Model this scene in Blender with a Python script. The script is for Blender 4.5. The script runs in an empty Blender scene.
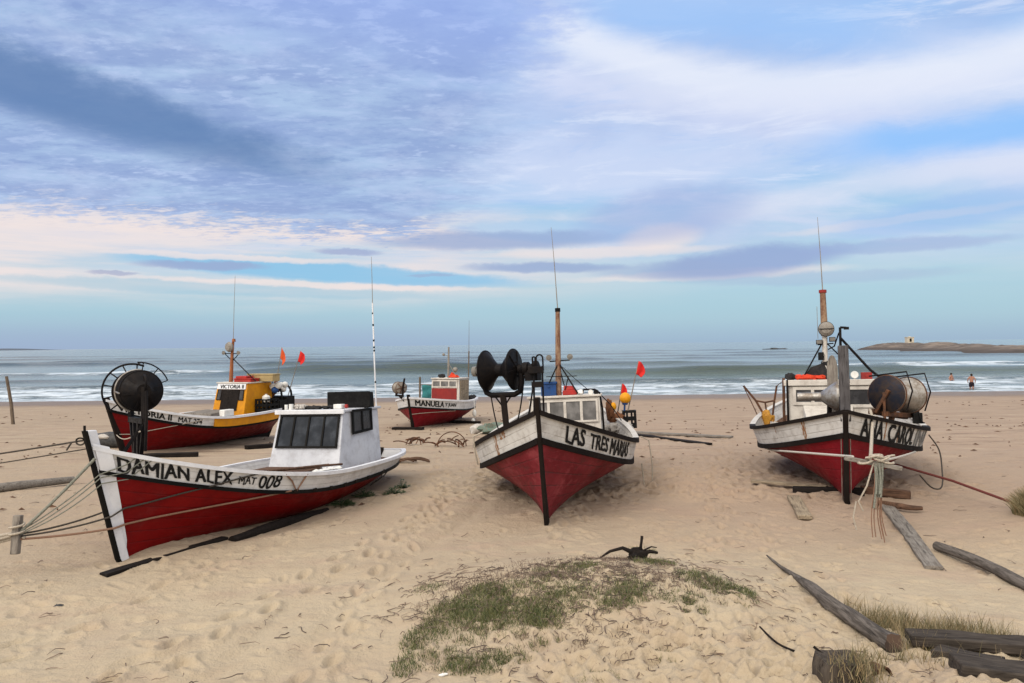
import bpy, bmesh, math, random
import numpy as np
from mathutils import Matrix, Vector, noise as mnoise

sc = bpy.context.scene
rad = math.radians
random.seed(7)
RNG = np.random.RandomState(11)

# ------------------------------------------------------------------ camera
F_PX = 765.0; CAM_H = 2.55; RHO = 0.0108; PIT = 3.0 / 765
cam = bpy.data.objects.new('camera', bpy.data.cameras.new('camera'))
sc.collection.objects.link(cam); sc.camera = cam
r_ = Vector((math.cos(RHO), 0, -math.sin(RHO)))
f_ = Vector((0, math.cos(PIT), math.sin(PIT)))
u_ = r_.cross(f_).normalized()
M = Matrix((( r_.x, u_.x, -f_.x, 0), (r_.y, u_.y, -f_.y, 0), (r_.z, u_.z, -f_.z, CAM_H), (0, 0, 0, 1)))
cam.matrix_world = M
cam.data.sensor_width = 36; cam.data.lens = F_PX / 1024 * 36
cam.data.clip_start = 0.05; cam.data.clip_end = 60000

# ------------------------------------------------------------------ node helper
class NT:
    def __init__(s, tree): s.t = tree; s.L = tree.links; tree.nodes.clear()
    def node(s, typ, ins=None, **props):
        n = s.t.nodes.new(typ)
        for k, v in props.items(): setattr(n, k, v)
        for k, v in (ins or {}).items(): s.set(n.inputs[k], v)
        return n
    def set(s, sock, v):
        if isinstance(v, bpy.types.NodeSocket): s.L.new(v, sock)
        elif isinstance(v, (tuple, list)) and len(v) == 3 and sock.type == 'RGBA': sock.default_value = (*v, 1)
        else: sock.default_value = v
    def m(s, op, a, b=0.0, c=None, clamp=False):
        n = s.t.nodes.new('ShaderNodeMath'); n.operation = op; n.use_clamp = clamp
        s.set(n.inputs[0], a); s.set(n.inputs[1], b)
        if c is not None: s.set(n.inputs[2], c)
        return n.outputs[0]
    def sm(s, x, lo, hi, a=0.0, b=1.0):
        n = s.t.nodes.new('ShaderNodeMapRange'); n.interpolation_type = 'SMOOTHSTEP'
        s.set(n.inputs[0], x); s.set(n.inputs[1], lo); s.set(n.inputs[2], hi); s.set(n.inputs[3], a); s.set(n.inputs[4], b)
        return n.outputs[0]
    def mix(s, f, a, b, mode='MIX'):
        n = s.t.nodes.new('ShaderNodeMix'); n.data_type = 'RGBA'; n.blend_type = mode
        s.set(n.inputs[0], f); s.set(n.inputs[6], a); s.set(n.inputs[7], b)
        return n.outputs[2]
    def noise(s, vec, scale, detail=4.0, rough=0.55, dist=0.0):
        n = s.node('ShaderNodeTexNoise', {'Scale': scale, 'Detail': detail, 'Roughness': rough, 'Distortion': dist})
        if vec is not None: s.L.new(vec, n.inputs['Vector'])
        return n.outputs['Fac']
    def mapv(s, vec, scale=(1, 1, 1), loc=(0, 0, 0), rot=(0, 0, 0)):
        n = s.node('ShaderNodeMapping', {'Scale': scale, 'Location': loc, 'Rotation': rot}); s.L.new(vec, n.inputs[0])
        return n.outputs[0]
    def xyz(s, vec):
        n = s.node('ShaderNodeSeparateXYZ'); s.L.new(vec, n.inputs[0]); return n.outputs
    def comb(s, x, y, z=0.0):
        n = s.node('ShaderNodeCombineXYZ'); s.set(n.inputs[0], x); s.set(n.inputs[1], y); s.set(n.inputs[2], z); return n.outputs[0]

def srgb(r, g, b, k=1.0):
    f = lambda c: ((c / 255 + .055) / 1.055) ** 2.4 if c > 10 else c / 255 / 12.92
    return (f(r) * k, f(g) * k, f(b) * k)

# ------------------------------------------------------------------ world: broken evening cloud cover over the sea
SUN_EL, SUN_ROT = 40.0, 222.0          # sun behind the camera and to its left, veiled by cloud
world = bpy.data.worlds.new('World'); sc.world = world; world.use_nodes = True
w = NT(world.node_tree)
dirv = w.node('ShaderNodeTexCoord').outputs['Generated']
dx, dy, dz = w.xyz(dirv)
RAD = 57.29578
az = w.m('MULTIPLY', w.m('ARCTAN2', dx, dy), RAD)
el = w.m('MULTIPLY', w.m('ARCSINE', dz), RAD)
sky = w.node('ShaderNodeTexSky', sky_type='NISHITA', sun_disc=False, sun_elevation=rad(SUN_EL), sun_rotation=rad(SUN_ROT),
             air_density=1.2, dust_density=1.0, ozone_density=2.0)
K = 10.0                                # colours are radiances at strength 0.1
def rgb(r, g, b): return srgb(r, g, b, K)
def ramp(x, stops):
    n = w.node('ShaderNodeValToRGB'); w.set(n.inputs[0], x)
    e = n.color_ramp.elements
    while len(e) > 1: e.remove(e[-1])
    for i, (p, c) in enumerate(stops):
        k = e[0] if i == 0 else e.new(p)
        k.position = p; k.color = (*srgb(*c), 1)
    return n.outputs[0]
def scale10(c):
    n = w.node('ShaderNodeVectorMath', {0: c, 1: (K, K, K)}, operation='MULTIPLY'); return n.outputs[0]
E01 = w.m('DIVIDE', el, 90.0, clamp=True)
base = scale10(ramp(E01, [(0.0, (160, 187, 210)), (.018, (170, 204, 220)), (.05, (170, 209, 227)), (.09, (156, 204, 238)),
                          (.16, (160, 200, 245)), (.28, (172, 203, 250)), (.5, (205, 215, 235)), (1.0, (235, 232, 230))]))
base = w.mix(0.08, base, sky.outputs[0])
# coordinates on a flat cloud layer, so cloud texture flattens towards the horizon
zc = w.m('MAXIMUM', dz, 0.0)
inv = w.m('DIVIDE', 1.0, w.m('ADD', zc, 0.10))
P = w.comb(w.m('MULTIPLY', dx, inv), w.m('MULTIPLY', dy, inv), 0.0)
A = w.comb(az, el, 0.0)
warp = w.m('MULTIPLY', w.m('SUBTRACT', w.noise(w.mapv(A, (.05, .12, 1)), 1.0, 5, .6), .5), 7.0)
warpf = w.m('MULTIPLY', w.m('SUBTRACT', w.noise(w.mapv(A, (.30, .62, 1), (5, 9, 0)), 1.0, 6, .66), .5), 4.2)
streak = w.noise(w.mapv(A, (.035, .42, 1), (3, 1, 0), (0, 0, rad(-2))), 1.0, 6, .6)
fine = w.noise(w.mapv(P, (2.4, 4.2, 1)), 1.0, 8, .62, .3)
broad = w.noise(w.mapv(P, (.55, .9, 1), (2.3, .7, 0), (0, 0, rad(25))), 1.0, 6, .58, .6)
front = w.sm(dy, 0.0, .35)
col = base
# thin white veil over the right and the top
d1 = w.m('SUBTRACT', el, w.m('SUBTRACT', 17.5, w.m('MULTIPLY', w.m('ABSOLUTE', w.m('SUBTRACT', az, 2)), .24)))
band = w.m('MULTIPLY', w.sm(w.m('ADD', d1, warp), -3.5, 1.2), w.sm(w.m('ADD', d1, warp), 8.0, 1.5))
veil = w.m('MULTIPLY', w.sm(broad, .36, .66), .75)
veil = w.m('MAXIMUM', veil, w.m('MULTIPLY', w.m('MULTIPLY', band, w.sm(az, -6, 4)), .92))
col = w.mix(w.m('MULTIPLY', veil, w.sm(el, 3.0, 9.0)), col, rgb(214, 222, 247))
# lilac grey shading inside the veil
col = w.mix(w.m('MULTIPLY', w.sm(w.noise(w.mapv(A, (.05, .13, 1), (11, 4, 0)), 1.0, 5, .6), .42, .7), w.m('MULTIPLY', w.sm(el, 4, 9), .55)), col, rgb(166, 188, 231))
def streakband(a0, e0, slope, curve, width, amp, a_lo, a_hi, c):
    global col
    a = w.m('SUBTRACT', az, a0); line = w.m('ADD', e0, w.m('ADD', w.m('MULTIPLY', a, slope), w.m('MULTIPLY', w.m('MULTIPLY', a, a), curve)))
    d = w.m('DIVIDE', w.m('ADD', w.m('SUBTRACT', el, line), w.m('ADD', w.m('MULTIPLY', warp, .30), w.m('MULTIPLY', warpf, .22))), width)
    k = w.m('MULTIPLY', w.sm(w.m('ABSOLUTE', d), 1.15, .1), w.m('MULTIPLY', w.sm(az, a_lo - 3, a_lo + 5), w.sm(az, a_hi + 4, a_hi - 4)))
    col = w.mix(w.m('MULTIPLY', w.m('MULTIPLY', k, amp), front), col, rgb(*c))
fib = w.noise(w.mapv(A, (.10, .55, 1), (6, 3, 0), (0, 0, rad(-14))), 1.0, 8, .66, .6)
col = w.mix(w.m('MULTIPLY', w.m('MULTIPLY', w.sm(fib, .50, .68), w.sm(el, 7, 12)), w.m('MULTIPLY', w.sm(az, -8, 4), .6)), col, rgb(226, 234, 252))
col = w.mix(w.m('MULTIPLY', w.m('MULTIPLY', w.sm(fib, .46, .32), w.sm(el, 6, 11)), w.m('MULTIPLY', w.sm(az, -8, 4), .4)), col, rgb(160, 194, 244))
streakband(14, 22.3, -.16, .0, 2.6, .65, 4, 26, (156, 198, 250))
streakband(12, 19.2, -.30, .010, 2.1, .85, 0, 40, (232, 238, 252))
streakband(18, 16.6, -.10, .004, 1.5, .6, 6, 36, (226, 232, 250))
streakband(26, 10.4, .10, .0, 1.1, .6, 14, 44, (220, 228, 246))
streakband(31, 13.0, .03, .003, 1.7, .9, 22, 50, (144, 196, 253))
mottc = w.m('ADD', w.m('MULTIPLY', w.noise(w.mapv(P, (6.5, 12.0, 1), (8.7, 3.1, 0)), 1.0, 7, .64, .2), .7), w.m('MULTIPLY', w.noise(w.mapv(P, (22.0, 34.0, 1), (2.7, 1.1, 0)), 1.0, 5, .6), .3))
# cream light low over the sea on the left
cm = w.m('MULTIPLY', w.sm(w.m('ADD', el, w.m('MULTIPLY', warp, .35)), 2.2, 5.0), w.sm(w.m('ADD', el, w.m('MULTIPLY', warp, .3)), 11.5, 8.0))
cm = w.m('MULTIPLY', cm, w.sm(az, 15, -12, 0.18, 1.0))
cm = w.m('MULTIPLY', cm, w.sm(streak, .33, .56, .25, 1.0))
col = w.mix(w.m('MULTIPLY', cm, .95), col, rgb(240, 228, 226))
# a torn turquoise gap in it
def blob(a0, e0, ra, re, tilt=0.0, k=1.0, soft=.6):
    a = w.m('SUBTRACT', az, a0); e = w.m('SUBTRACT', w.m('SUBTRACT', el, e0), w.m('MULTIPLY', a, tilt))
    e = w.m('ADD', e, w.m('MULTIPLY', warpf, .18 * k))
    d = w.m('ADD', w.m('POWER', w.m('ABSOLUTE', w.m('DIVIDE', a, ra)), 2.0), w.m('POWER', w.m('ABSOLUTE', w.m('DIVIDE', e, re)), 2.0))
    return w.m('MULTIPLY', w.sm(w.m('ADD', d, w.m('MULTIPLY', warpf, .12 * k)), 1.0 + soft * .4, 1.0 - soft), front)
col = w.mix(w.m('MULTIPLY', blob(-13, 5.35, 15, .75, -.055), .85), col, rgb(138, 196, 232))
col = w.mix(w.m('MULTIPLY', blob(-20, 4.1, 16, .5, -.03), .55), col, rgb(160, 200, 220))
col = w.mix(w.m('MULTIPLY', blob(3, 8.4, 8, .9, -.05), .5), col, rgb(150, 200, 240))
col = w.mix(w.m('MULTIPLY', w.m('MULTIPLY', w.sm(mottc, .50, .64), w.sm(w.m('ABSOLUTE', w.m('SUBTRACT', el, 9.6)), 2.4, .6)), w.sm(az, 2, -14, 0, .55)), col, rgb(150, 171, 208))
mott = w.noise(w.mapv(P, (7.5, 13.0, 1), (1.7, 3.1, 0), (0, 0, rad(-12))), 1.0, 7, .62, .25)
mott2 = w.noise(w.mapv(P, (20.0, 30.0, 1), (4.7, .1, 0), (0, 0, rad(-12))), 1.0, 5, .62)
flake = w.m('ADD', w.m('MULTIPLY', mott, .66), w.m('MULTIPLY', mott2, .34))
# the big blue grey bank, upper left, with a flaked lower edge
e_low = w.m('SUBTRACT', el, w.m('ADD', 9.0, w.m('MULTIPLY', w.m('ADD', az, 34), -.035)))
e_diag = w.m('SUBTRACT', w.m('ADD', -6.0, w.m('MULTIPLY', w.m('SUBTRACT', el, 8.0), .58)), az)
bank = w.m('MULTIPLY', w.sm(w.m('ADD', w.m('ADD', e_low, w.m('MULTIPLY', w.m('SUBTRACT', flake, .5), 9.0)), w.m('ADD', w.m('MULTIPLY', warpf, .6), w.m('MULTIPLY', warp, .4))), -.7, .9),
           w.sm(w.m('ADD', w.m('ADD', e_diag, w.m('MULTIPLY', w.m('SUBTRACT', flake, .5), 16.0)), w.m('ADD', warpf, warp)), -4.0, 3.2))
bank = w.m('MULTIPLY', bank, front)
inner = w.mix(w.sm(fine, .40, .68), rgb(148, 171, 216), rgb(174, 199, 233))
inner = w.mix(w.m('MULTIPLY', w.sm(w.noise(w.mapv(A, (.11, .3, 1), (7, 2, 0), (0, 0, rad(10))), 1.0, 6, .66), .5, .74), .75), inner, rgb(190, 206, 238))
inner = w.mix(w.m('MULTIPLY', w.sm(flake, .50, .62), w.sm(broad, .35, .6, .30, .85)), inner, rgb(186, 205, 240))
inner = w.mix(w.m('MULTIPLY', w.sm(flake, .47, .36), .45), inner, rgb(128, 152, 204))
inner = w.mix(w.m('MULTIPLY', blob(-31, 16.2, 19, 2.3, -.20, 1.6, .9), .92), inner, rgb(96, 129, 178))
inner = w.mix(w.sm(w.m('ADD', el, w.m('MULTIPLY', az, .15)), 15, 24, 0, .6), inner, rgb(152, 178, 242))
col = w.mix(w.m('MULTIPLY', bank, .94), col, inner)
for (a0, e0, ra, re, tl, al) in [(14, 4.9, 10, .42, .015, .6), (-14, 4.45, 13, .26, -.03, .75), (-20, 6.3, 9, .25, -.02, .7), (11, 7.7, 3.2, 1.0, .05, .7), (7, 6.75, 9, .45, .01, .6), (-27, 7.6, 9, .8, -.02, .6), (27, 8.0, 8, .35, .06, .4)]:
    col = w.mix(w.m('MULTIPLY', blob(a0, e0, ra, re, tl, 1.0, .8), al), col, rgb(242, 229, 226))
# loose low dark clouds above the sea
for (a0, e0, ra, re, tl, al, c) in [(2.5, 5.75, 6.5, .42, -.01, .8, (152, 172, 211)), (17, 5.7, 7.5, 1.15, .075, .85, (150, 170, 213)), (11.5, 5.35, 6.0, .7, .0, .5, (158, 176, 212)),
                                 (27, 6.3, 7, .5, .01, .55, (158, 176, 218)), (-1, 7.75, 10, .75, .01, .75, (150, 171, 212)), (11.5, 9.4, 7, 2.1, .12, .55, (160, 180, 224)),
                                 (-22, 5.7, 4.5, .32, .01, .7, (158, 168, 206)), (-27.5, 5.0, 1.6, .16, 0, .6, (160, 166, 200)), (-12, 6.9, 2.6, .25, -.02, .7, (156, 168, 208)),
                                 (-6, 5.2, 2.0, .14, 0, .5, (160, 172, 206)), (22, 4.4, 9, .5, .0, .3, (158, 172, 212)), (30, 8.2, 8, 1.2, .1, .5, (150, 190, 240))]:
    col = w.mix(w.m('MULTIPLY', blob(a0, e0, ra, re, tl, 1.0, .75), al), col, rgb(*c))
# mauve haze just above the horizon
col = w.mix(w.m('MULTIPLY', w.sm(el, 2.8, .3, 0, .6), w.sm(az, 6, -22, .25, 1)), col, rgb(160, 176, 208))
# unseen sky behind the camera and overhead, brightened to light the beach
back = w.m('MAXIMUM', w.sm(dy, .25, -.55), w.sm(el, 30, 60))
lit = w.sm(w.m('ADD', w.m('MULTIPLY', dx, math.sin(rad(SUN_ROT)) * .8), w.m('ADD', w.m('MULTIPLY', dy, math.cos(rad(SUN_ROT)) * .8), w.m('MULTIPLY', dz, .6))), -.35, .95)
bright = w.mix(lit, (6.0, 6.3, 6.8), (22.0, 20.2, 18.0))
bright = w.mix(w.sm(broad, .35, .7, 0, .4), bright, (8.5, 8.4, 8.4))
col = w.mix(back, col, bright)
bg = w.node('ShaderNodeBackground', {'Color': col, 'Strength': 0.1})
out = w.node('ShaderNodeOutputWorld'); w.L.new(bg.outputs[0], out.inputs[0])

# ------------------------------------------------------------------ sun (soft, veiled)
sl = bpy.data.lights.new('sun', 'SUN'); sl.energy = 1.4; sl.angle = rad(16); sl.color = (1.0, .93, .84)
sun = bpy.data.objects.new('sun', sl); sc.collection.objects.link(sun)
sdir = Vector((math.sin(rad(SUN_ROT)) * math.cos(rad(SUN_EL)), math.cos(rad(SUN_ROT)) * math.cos(rad(SUN_EL)), math.sin(rad(SUN_EL))))
sun.rotation_euler = sdir.to_track_quat('Z', 'Y').to_euler()
sun.location = (-8, -12, 15)
vs = sc.view_settings
vs.view_transform = 'Standard'; vs.look = 'None'; vs.exposure = 0.0; vs.gamma = 1.0; vs.use_curve_mapping = False

# ------------------------------------------------------------------ numpy noise
_lat = np.random.RandomState(5).rand(256, 256)
def vnoise(x, y, seed=0):
    x = np.asarray(x, float) + seed * 17.13; y = np.asarray(y, float) + seed * 31.7
    xi = np.floor(x).astype(int); yi = np.floor(y).astype(int); fx = x - xi; fy = y - yi
    fx = fx * fx * (3 - 2 * fx); fy = fy * fy * (3 - 2 * fy)
    g = lambda a, b: _lat[a & 255, b & 255]
    return (g(xi, yi) * (1 - fx) + g(xi + 1, yi) * fx) * (1 - fy) + (g(xi, yi + 1) * (1 - fx) + g(xi + 1, yi + 1) * fx) * fy
def fbm(x, y, oct=4, seed=0, gain=.5):
    s = 0; a = 1; t = 0
    for i in range(oct):
        s = s + a * vnoise(np.asarray(x) * 2 ** i, np.asarray(y) * 2 ** i, seed + i); t += a; a *= gain
    return s / t
def sstep(x, a, b):
    t = np.clip((np.asarray(x, float) - a) / (b - a), 0, 1); return t * t * (3 - 2 * t)

# ------------------------------------------------------------------ properties
COL = sc.collection
def tag(o, label=None, cat=None, group=None, kind=None):
    if label: o['label'] = label
    if cat: o['category'] = cat
    if group: o['group'] = group
    if kind: o['kind'] = kind
    return o

# ------------------------------------------------------------------ mesh builder
def frame_from(d):
    d = Vector(d).normalized(); h = Vector((0, 0, 1)) if abs(d.z) < .9 else Vector((1, 0, 0))
    a = d.cross(h).normalized(); return a, d.cross(a).normalized()
class MB:
    def __init__(s): s.v = []; s.f = []; s.mi = []; s.uv = {}
    def add(s, vs, fs, mi=0, uvs=None):
        o = len(s.v); s.v += [tuple(p) for p in vs]
        for f in fs: s.f.append(tuple(i + o for i in f)); s.mi.append(mi)
        if uvs is not None:
            for i, t in enumerate(uvs): s.uv[o + i] = t
        return s
    def grid(s, rows, mi=0, flip=False, uvs=None):
        n = len(rows[0]); vs = [p for r in rows for p in r]; fs = []
        for i in range(len(rows) - 1):
            for j in range(n - 1):
                q = (i * n + j, i * n + j + 1, (i + 1) * n + j + 1, (i + 1) * n + j)
                fs.append(q[::-1] if flip else q)
        u = [t for r in uvs for t in r] if uvs is not None else None
        return s.add(vs, fs, mi, u)
    def hexa(s, c, mi=0):      # 8 corners: bottom 4 (ccw), top 4
        return s.add(c, [(3, 2, 1, 0), (4, 5, 6, 7), (0, 1, 5, 4), (1, 2, 6, 5), (2, 3, 7, 6), (3, 0, 4, 7)], mi)
    def box(s, x0, x1, y0, y1, z0, z1, mi=0):
        return s.hexa([(x0, y0, z0), (x1, y0, z0), (x1, y1, z0), (x0, y1, z0), (x0, y0, z1), (x1, y0, z1), (x1, y1, z1), (x0, y1, z1)], mi)
    def obox(s, c, size, mat, mi=0):
        a, b, d = [q / 2 for q in size]; c = Vector(c)
        return s.hexa([c + mat @ Vector(p) for p in ((-a, -b, -d), (a, -b, -d), (a, b, -d), (-a, b, -d), (-a, -b, d), (a, -b, d), (a, b, d), (-a, b, d))], mi)
    def beam(s, p, q, w_, h_, mi=0, up=(0, 0, 1)):
        p = Vector(p); q = Vector(q); d = (q - p).normalized(); u = Vector(up)
        a = d.cross(u); a = a.normalized() if a.length > 1e-3 else Vector((1, 0, 0)); b = a.cross(d)
        c = []
        for t in (p, q): c.append([t + a * (w_ / 2) * i + b * (h_ / 2) * j for i, j in ((-1, -1), (1, -1), (1, 1), (-1, 1))])
        return s.add(c[0] + c[1], [(0, 1, 2, 3), (7, 6, 5, 4), (0, 4, 5, 1), (1, 5, 6, 2), (2, 6, 7, 3), (3, 7, 4, 0)], mi)
    def tube(s, pts, r, n=8, mi=0, caps=True, closed=False):
        pts = [Vector(p) for p in pts]; N = len(pts)
        rr = r if isinstance(r, (list, tuple)) else [r] * N
        a = None; rings = []
        for i, p in enumerate(pts):
            if closed: d = pts[(i + 1) % N] - pts[i - 1]
            else: d = pts[min(i + 1, N - 1)] - pts[max(i - 1, 0)]
            if d.length < 1e-9: d = Vector((0, 0, 1))
            d.normalize()
            if a is None: a, b = frame_from(d)
            else:
                a = a - d * a.dot(d)
                if a.length < 1e-6: a, b = frame_from(d)
                a.normalize(); b = d.cross(a)
            rings.append([p + (a * math.cos(2 * math.pi * k / n) + b * math.sin(2 * math.pi * k / n)) * rr[i] for k in range(n)])
        vs = [q for g in rings for q in g]; fs = []
        for i in range(N if closed else N - 1):
            j = (i + 1) % N
            for k in range(n): fs.append((i * n + k, i * n + (k + 1) % n, j * n + (k + 1) % n, j * n + k))
        if caps and not closed: fs.append(tuple(range(n))[::-1]); fs.append(tuple((N - 1) * n + k for k in range(n)))
        return s.add(vs, fs, mi)
    def lathe(s, c, d, prof, n=24, mi=0, a0=0, a1=2 * math.pi):
        c = Vector(c); d = Vector(d).normalized(); a, b = frame_from(d); vs = []; fs = []
        full = abs(a1 - a0 - 2 * math.pi) < 1e-6; m = n if full else n + 1
        for (t, r) in prof:
            for k in range(m):
                g = a0 + (a1 - a0) * k / n; vs.append(c + d * t + (a * math.cos(g) + b * math.sin(g)) * r)
        for i in range(len(prof) - 1):
            for k in range(n):
                k2 = (k + 1) % m
                fs.append((i * m + k, i * m + k2, (i + 1) * m + k2, (i + 1) * m + k))
        return s.add(vs, fs, mi)
    def ball(s, c, r, n=14, mi=0, sq=(1, 1, 1), jit=0.0):
        vs = []; fs = []; h = n // 2
        for i in range(h + 1):
            th = math.pi * i / h
            for k in range(n):
                ph = 2 * math.pi * k / n; p = Vector((math.sin(th) * math.cos(ph), math.sin(th) * math.sin(ph), math.cos(th)))
                j = 1 + jit * (mnoise.noise(p * 2.2 + Vector(c) * 3.1)) * 2
                vs.append((c[0] + p.x * r * sq[0] * j, c[1] + p.y * r * sq[1] * j, c[2] + p.z * r * sq[2] * j))
        for i in range(h):
            for k in range(n): fs.append((i * n + k, (i + 1) * n + k, (i + 1) * n + (k + 1) % n, i * n + (k + 1) % n))
        return s.add(vs, fs, mi)
    def build(s, name, mats, parent=None, matrix=None, origin=None, angle=35, bevel=0.0, weld=True):
        me = bpy.data.meshes.new(name)
        o0 = Vector(origin) if origin is not None else Vector((0, 0, 0))
        me.from_pydata([Vector(p) - o0 for p in s.v], [], s.f)
        mats = mats if isinstance(mats, (list, tuple)) else [mats]
        for m_ in mats: me.materials.append(m_)
        me.polygons.foreach_set('material_index', s.mi)
        if s.uv:
            ul = me.uv_layers.new(name='UVMap')
            for lp in me.loops: ul.data[lp.index].uv = s.uv.get(lp.vertex_index, (0, 0))
        bm = bmesh.new(); bm.from_mesh(me)
        if weld: bmesh.ops.remove_doubles(bm, verts=bm.verts, dist=1e-5)
        bmesh.ops.recalc_face_normals(bm, faces=bm.faces)
        bm.to_mesh(me); bm.free()
        me.shade_smooth()
        try: me.set_sharp_from_angle(angle=rad(angle))
        except Exception: pass
        o = bpy.data.objects.new(name, me); COL.objects.link(o)
        if parent is not None: o.parent = parent
        elif matrix is not None: o.matrix_world = matrix @ Matrix.Translation(o0)
        else: o.location = o0
        if bevel:
            b = o.modifiers.new('bevel', 'BEVEL'); b.width = bevel; b.segments = 2; b.limit_method = 'ANGLE'; b.angle_limit = rad(40)
        return o
def empty(name, matrix, label, cat, group=None):
    o = bpy.data.objects.new(name, None); COL.objects.link(o); o.matrix_world = matrix; o.empty_display_size = .3
    return tag(o, label, cat, group)
def arc(c, u, v, r, a0, a1, n=16):
    c = Vector(c); u = Vector(u).normalized(); v = Vector(v).normalized()
    return [c + (u * math.cos(a0 + (a1 - a0) * i / n) + v * math.sin(a0 + (a1 - a0) * i / n)) * r for i in range(n + 1)]
def sag(p, q, s=.0, n=14, wob=0.0):
    p = Vector(p); q = Vector(q); out = []
    for i in range(n + 1):
        t = i / n; x = p.lerp(q, t); x.z -= s * 4 * t * (1 - t)
        if wob: x += Vector((mnoise.noise(x * 1.7), mnoise.noise(x * 1.7 + Vector((9, 2, 1))), .4 * mnoise.noise(x * 1.9 + Vector((1, 7, 4))))) * wob
        out.append(x)
    return out

# ------------------------------------------------------------------ materials
MAT = {}
def newmat(name):
    m_ = bpy.data.materials.new(name); m_.use_nodes = True; n = NT(m_.node_tree)
    b = n.node('ShaderNodeBsdfPrincipled'); o = n.node('ShaderNodeOutputMaterial'); n.L.new(b.outputs[0], o.inputs[0])
    MAT[name] = m_
    return m_, n, b
def bump(n, b, h, dist, strength=1.0):
    k = n.node('ShaderNodeBump', {'Height': h, 'Distance': dist, 'Strength': strength}); n.L.new(k.outputs[0], b.inputs['Normal'])
def paint(name, c1, c2, rough=.5, planks=0, scuff=(.06, .045, .035), scuff_amt=.3, rust=0.0, sc_=1.0, bumpd=.004, grime=.0, seam=.35, worn=0.0):
    """weathered boat paint: faded patches, scuffs, plank seams, rust runs below fastenings"""
    m_, n, b = newmat(name)
    tc = n.node('ShaderNodeTexCoord'); ob = tc.outputs['Object']; uv = tc.outputs['UV']
    big = n.noise(ob, 1.3 * sc_, 5, .6); mid = n.noise(ob, 6 * sc_, 6, .65); fin = n.noise(ob, 40 * sc_, 4, .6)
    c = n.mix(n.sm(n.m('ADD', n.m('MULTIPLY', big, .6), n.m('MULTIPLY', mid, .4)), .36, .66), c1, c2)
    strk = n.noise(n.mapv(ob, (1.2, 1.2, 9)), 2.5 * sc_, 6, .7)
    c = n.mix(n.m('MULTIPLY', n.sm(n.m('ADD', n.m('MULTIPLY', strk, .55), n.m('MULTIPLY', fin, .45)), .56, .70), scuff_amt), c, scuff)
    h = n.m('MULTIPLY', n.m('ADD', mid, n.m('MULTIPLY', fin, .6)), .35)
    if planks:
        u, v, _ = n.xyz(uv)
        fr = n.m('FRACT', n.m('ADD', n.m('MULTIPLY', v, float(planks)), n.m('MULTIPLY', mid, .10)))
        d = n.m('MINIMUM', fr, n.m('SUBTRACT', 1.0, fr))
        line = n.sm(d, .075, .01)
        brk = n.sm(n.noise(n.mapv(uv, (2.2, planks, 1)), 1.0, 3, .6), .35, .6)
        c = n.mix(n.m('MULTIPLY', n.m('MULTIPLY', line, brk), seam), c, scuff)
        h = n.m('SUBTRACT', h, n.m('MULTIPLY', line, .8))
        if rust:
            ru = n.sm(n.noise(n.mapv(uv, (1.7, .12, 1), (3.3, 0, 0)), 1.0, 3, .6), .62, .72)
            ru = n.m('MULTIPLY', ru, n.sm(n.noise(n.mapv(uv, (22, .9, 1)), 1.0, 4, .6), .40, .62))
            c = n.mix(n.m('MULTIPLY', ru, rust), c, (.26, .085, .02))
    if worn:     # rubbed and patched paint: dark scrapes, paler repaired patches, sand dust along the bottom strakes
        pa = n.noise(n.mapv(ob, (1.0, 1.0, 1.6), (3.1, 1.7, .4)), 2.2, 6, .70, .25)
        c = n.mix(n.m('MULTIPLY', n.sm(pa, .52, .66), worn), c, tuple(min(1, x * 1.25 + .022) for x in c2))
        c = n.mix(n.m('MULTIPLY', n.sm(pa, .46, .38), worn * .9), c, scuff)
        sr_ = n.noise(n.mapv(ob, (.6, .6, 14), (0, 0, 2)), 3.0, 5, .7)
        c = n.mix(n.m('MULTIPLY', n.sm(sr_, .62, .72), worn * .7), c, tuple(min(1, x * 1.5 + .05) for x in c2))
    if grime:
        c = n.mix(n.m('MULTIPLY', n.sm(mid, .45, .72), grime), c, (.16, .12, .09))
    n.set(b.inputs['Base Color'], c); b.inputs['Specular IOR Level'].default_value = .16 if max(c1) > .05 else .07
    n.set(b.inputs['Roughness'], n.sm(mid, .3, .7, rough - .08, min(1, rough + .18)))
    bump(n, b, h, bumpd)
    return m_
def simple(name, c1, c2=None, rough=.6, metal=0.0, scale=8.0, bumpd=.002, spec=.2, stretch=(1, 1, 1)):
    m_, n, b = newmat(name)
    ob = n.mapv(n.node('ShaderNodeTexCoord').outputs['Object'], stretch)
    q = n.noise(ob, scale, 6, .65); q2 = n.noise(ob, scale * 5, 4, .6)
    c2 = c2 or tuple(x * .55 for x in c1)
    n.set(b.inputs['Base Color'], n.mix(n.sm(n.m('ADD', n.m('MULTIPLY', q, .65), n.m('MULTIPLY', q2, .35)), .38, .64), c1, c2))
    n.set(b.inputs['Roughness'], n.sm(q2, .3, .7, rough - .1, min(1, rough + .12))); b.inputs['Metallic'].default_value = metal
    b.inputs['Specular IOR Level'].default_value = spec if max(c1) > .05 else spec * .4
    if bumpd: bump(n, b, n.m('ADD', q, n.m('MULTIPLY', q2, .5)), bumpd)
    return m_
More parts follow.
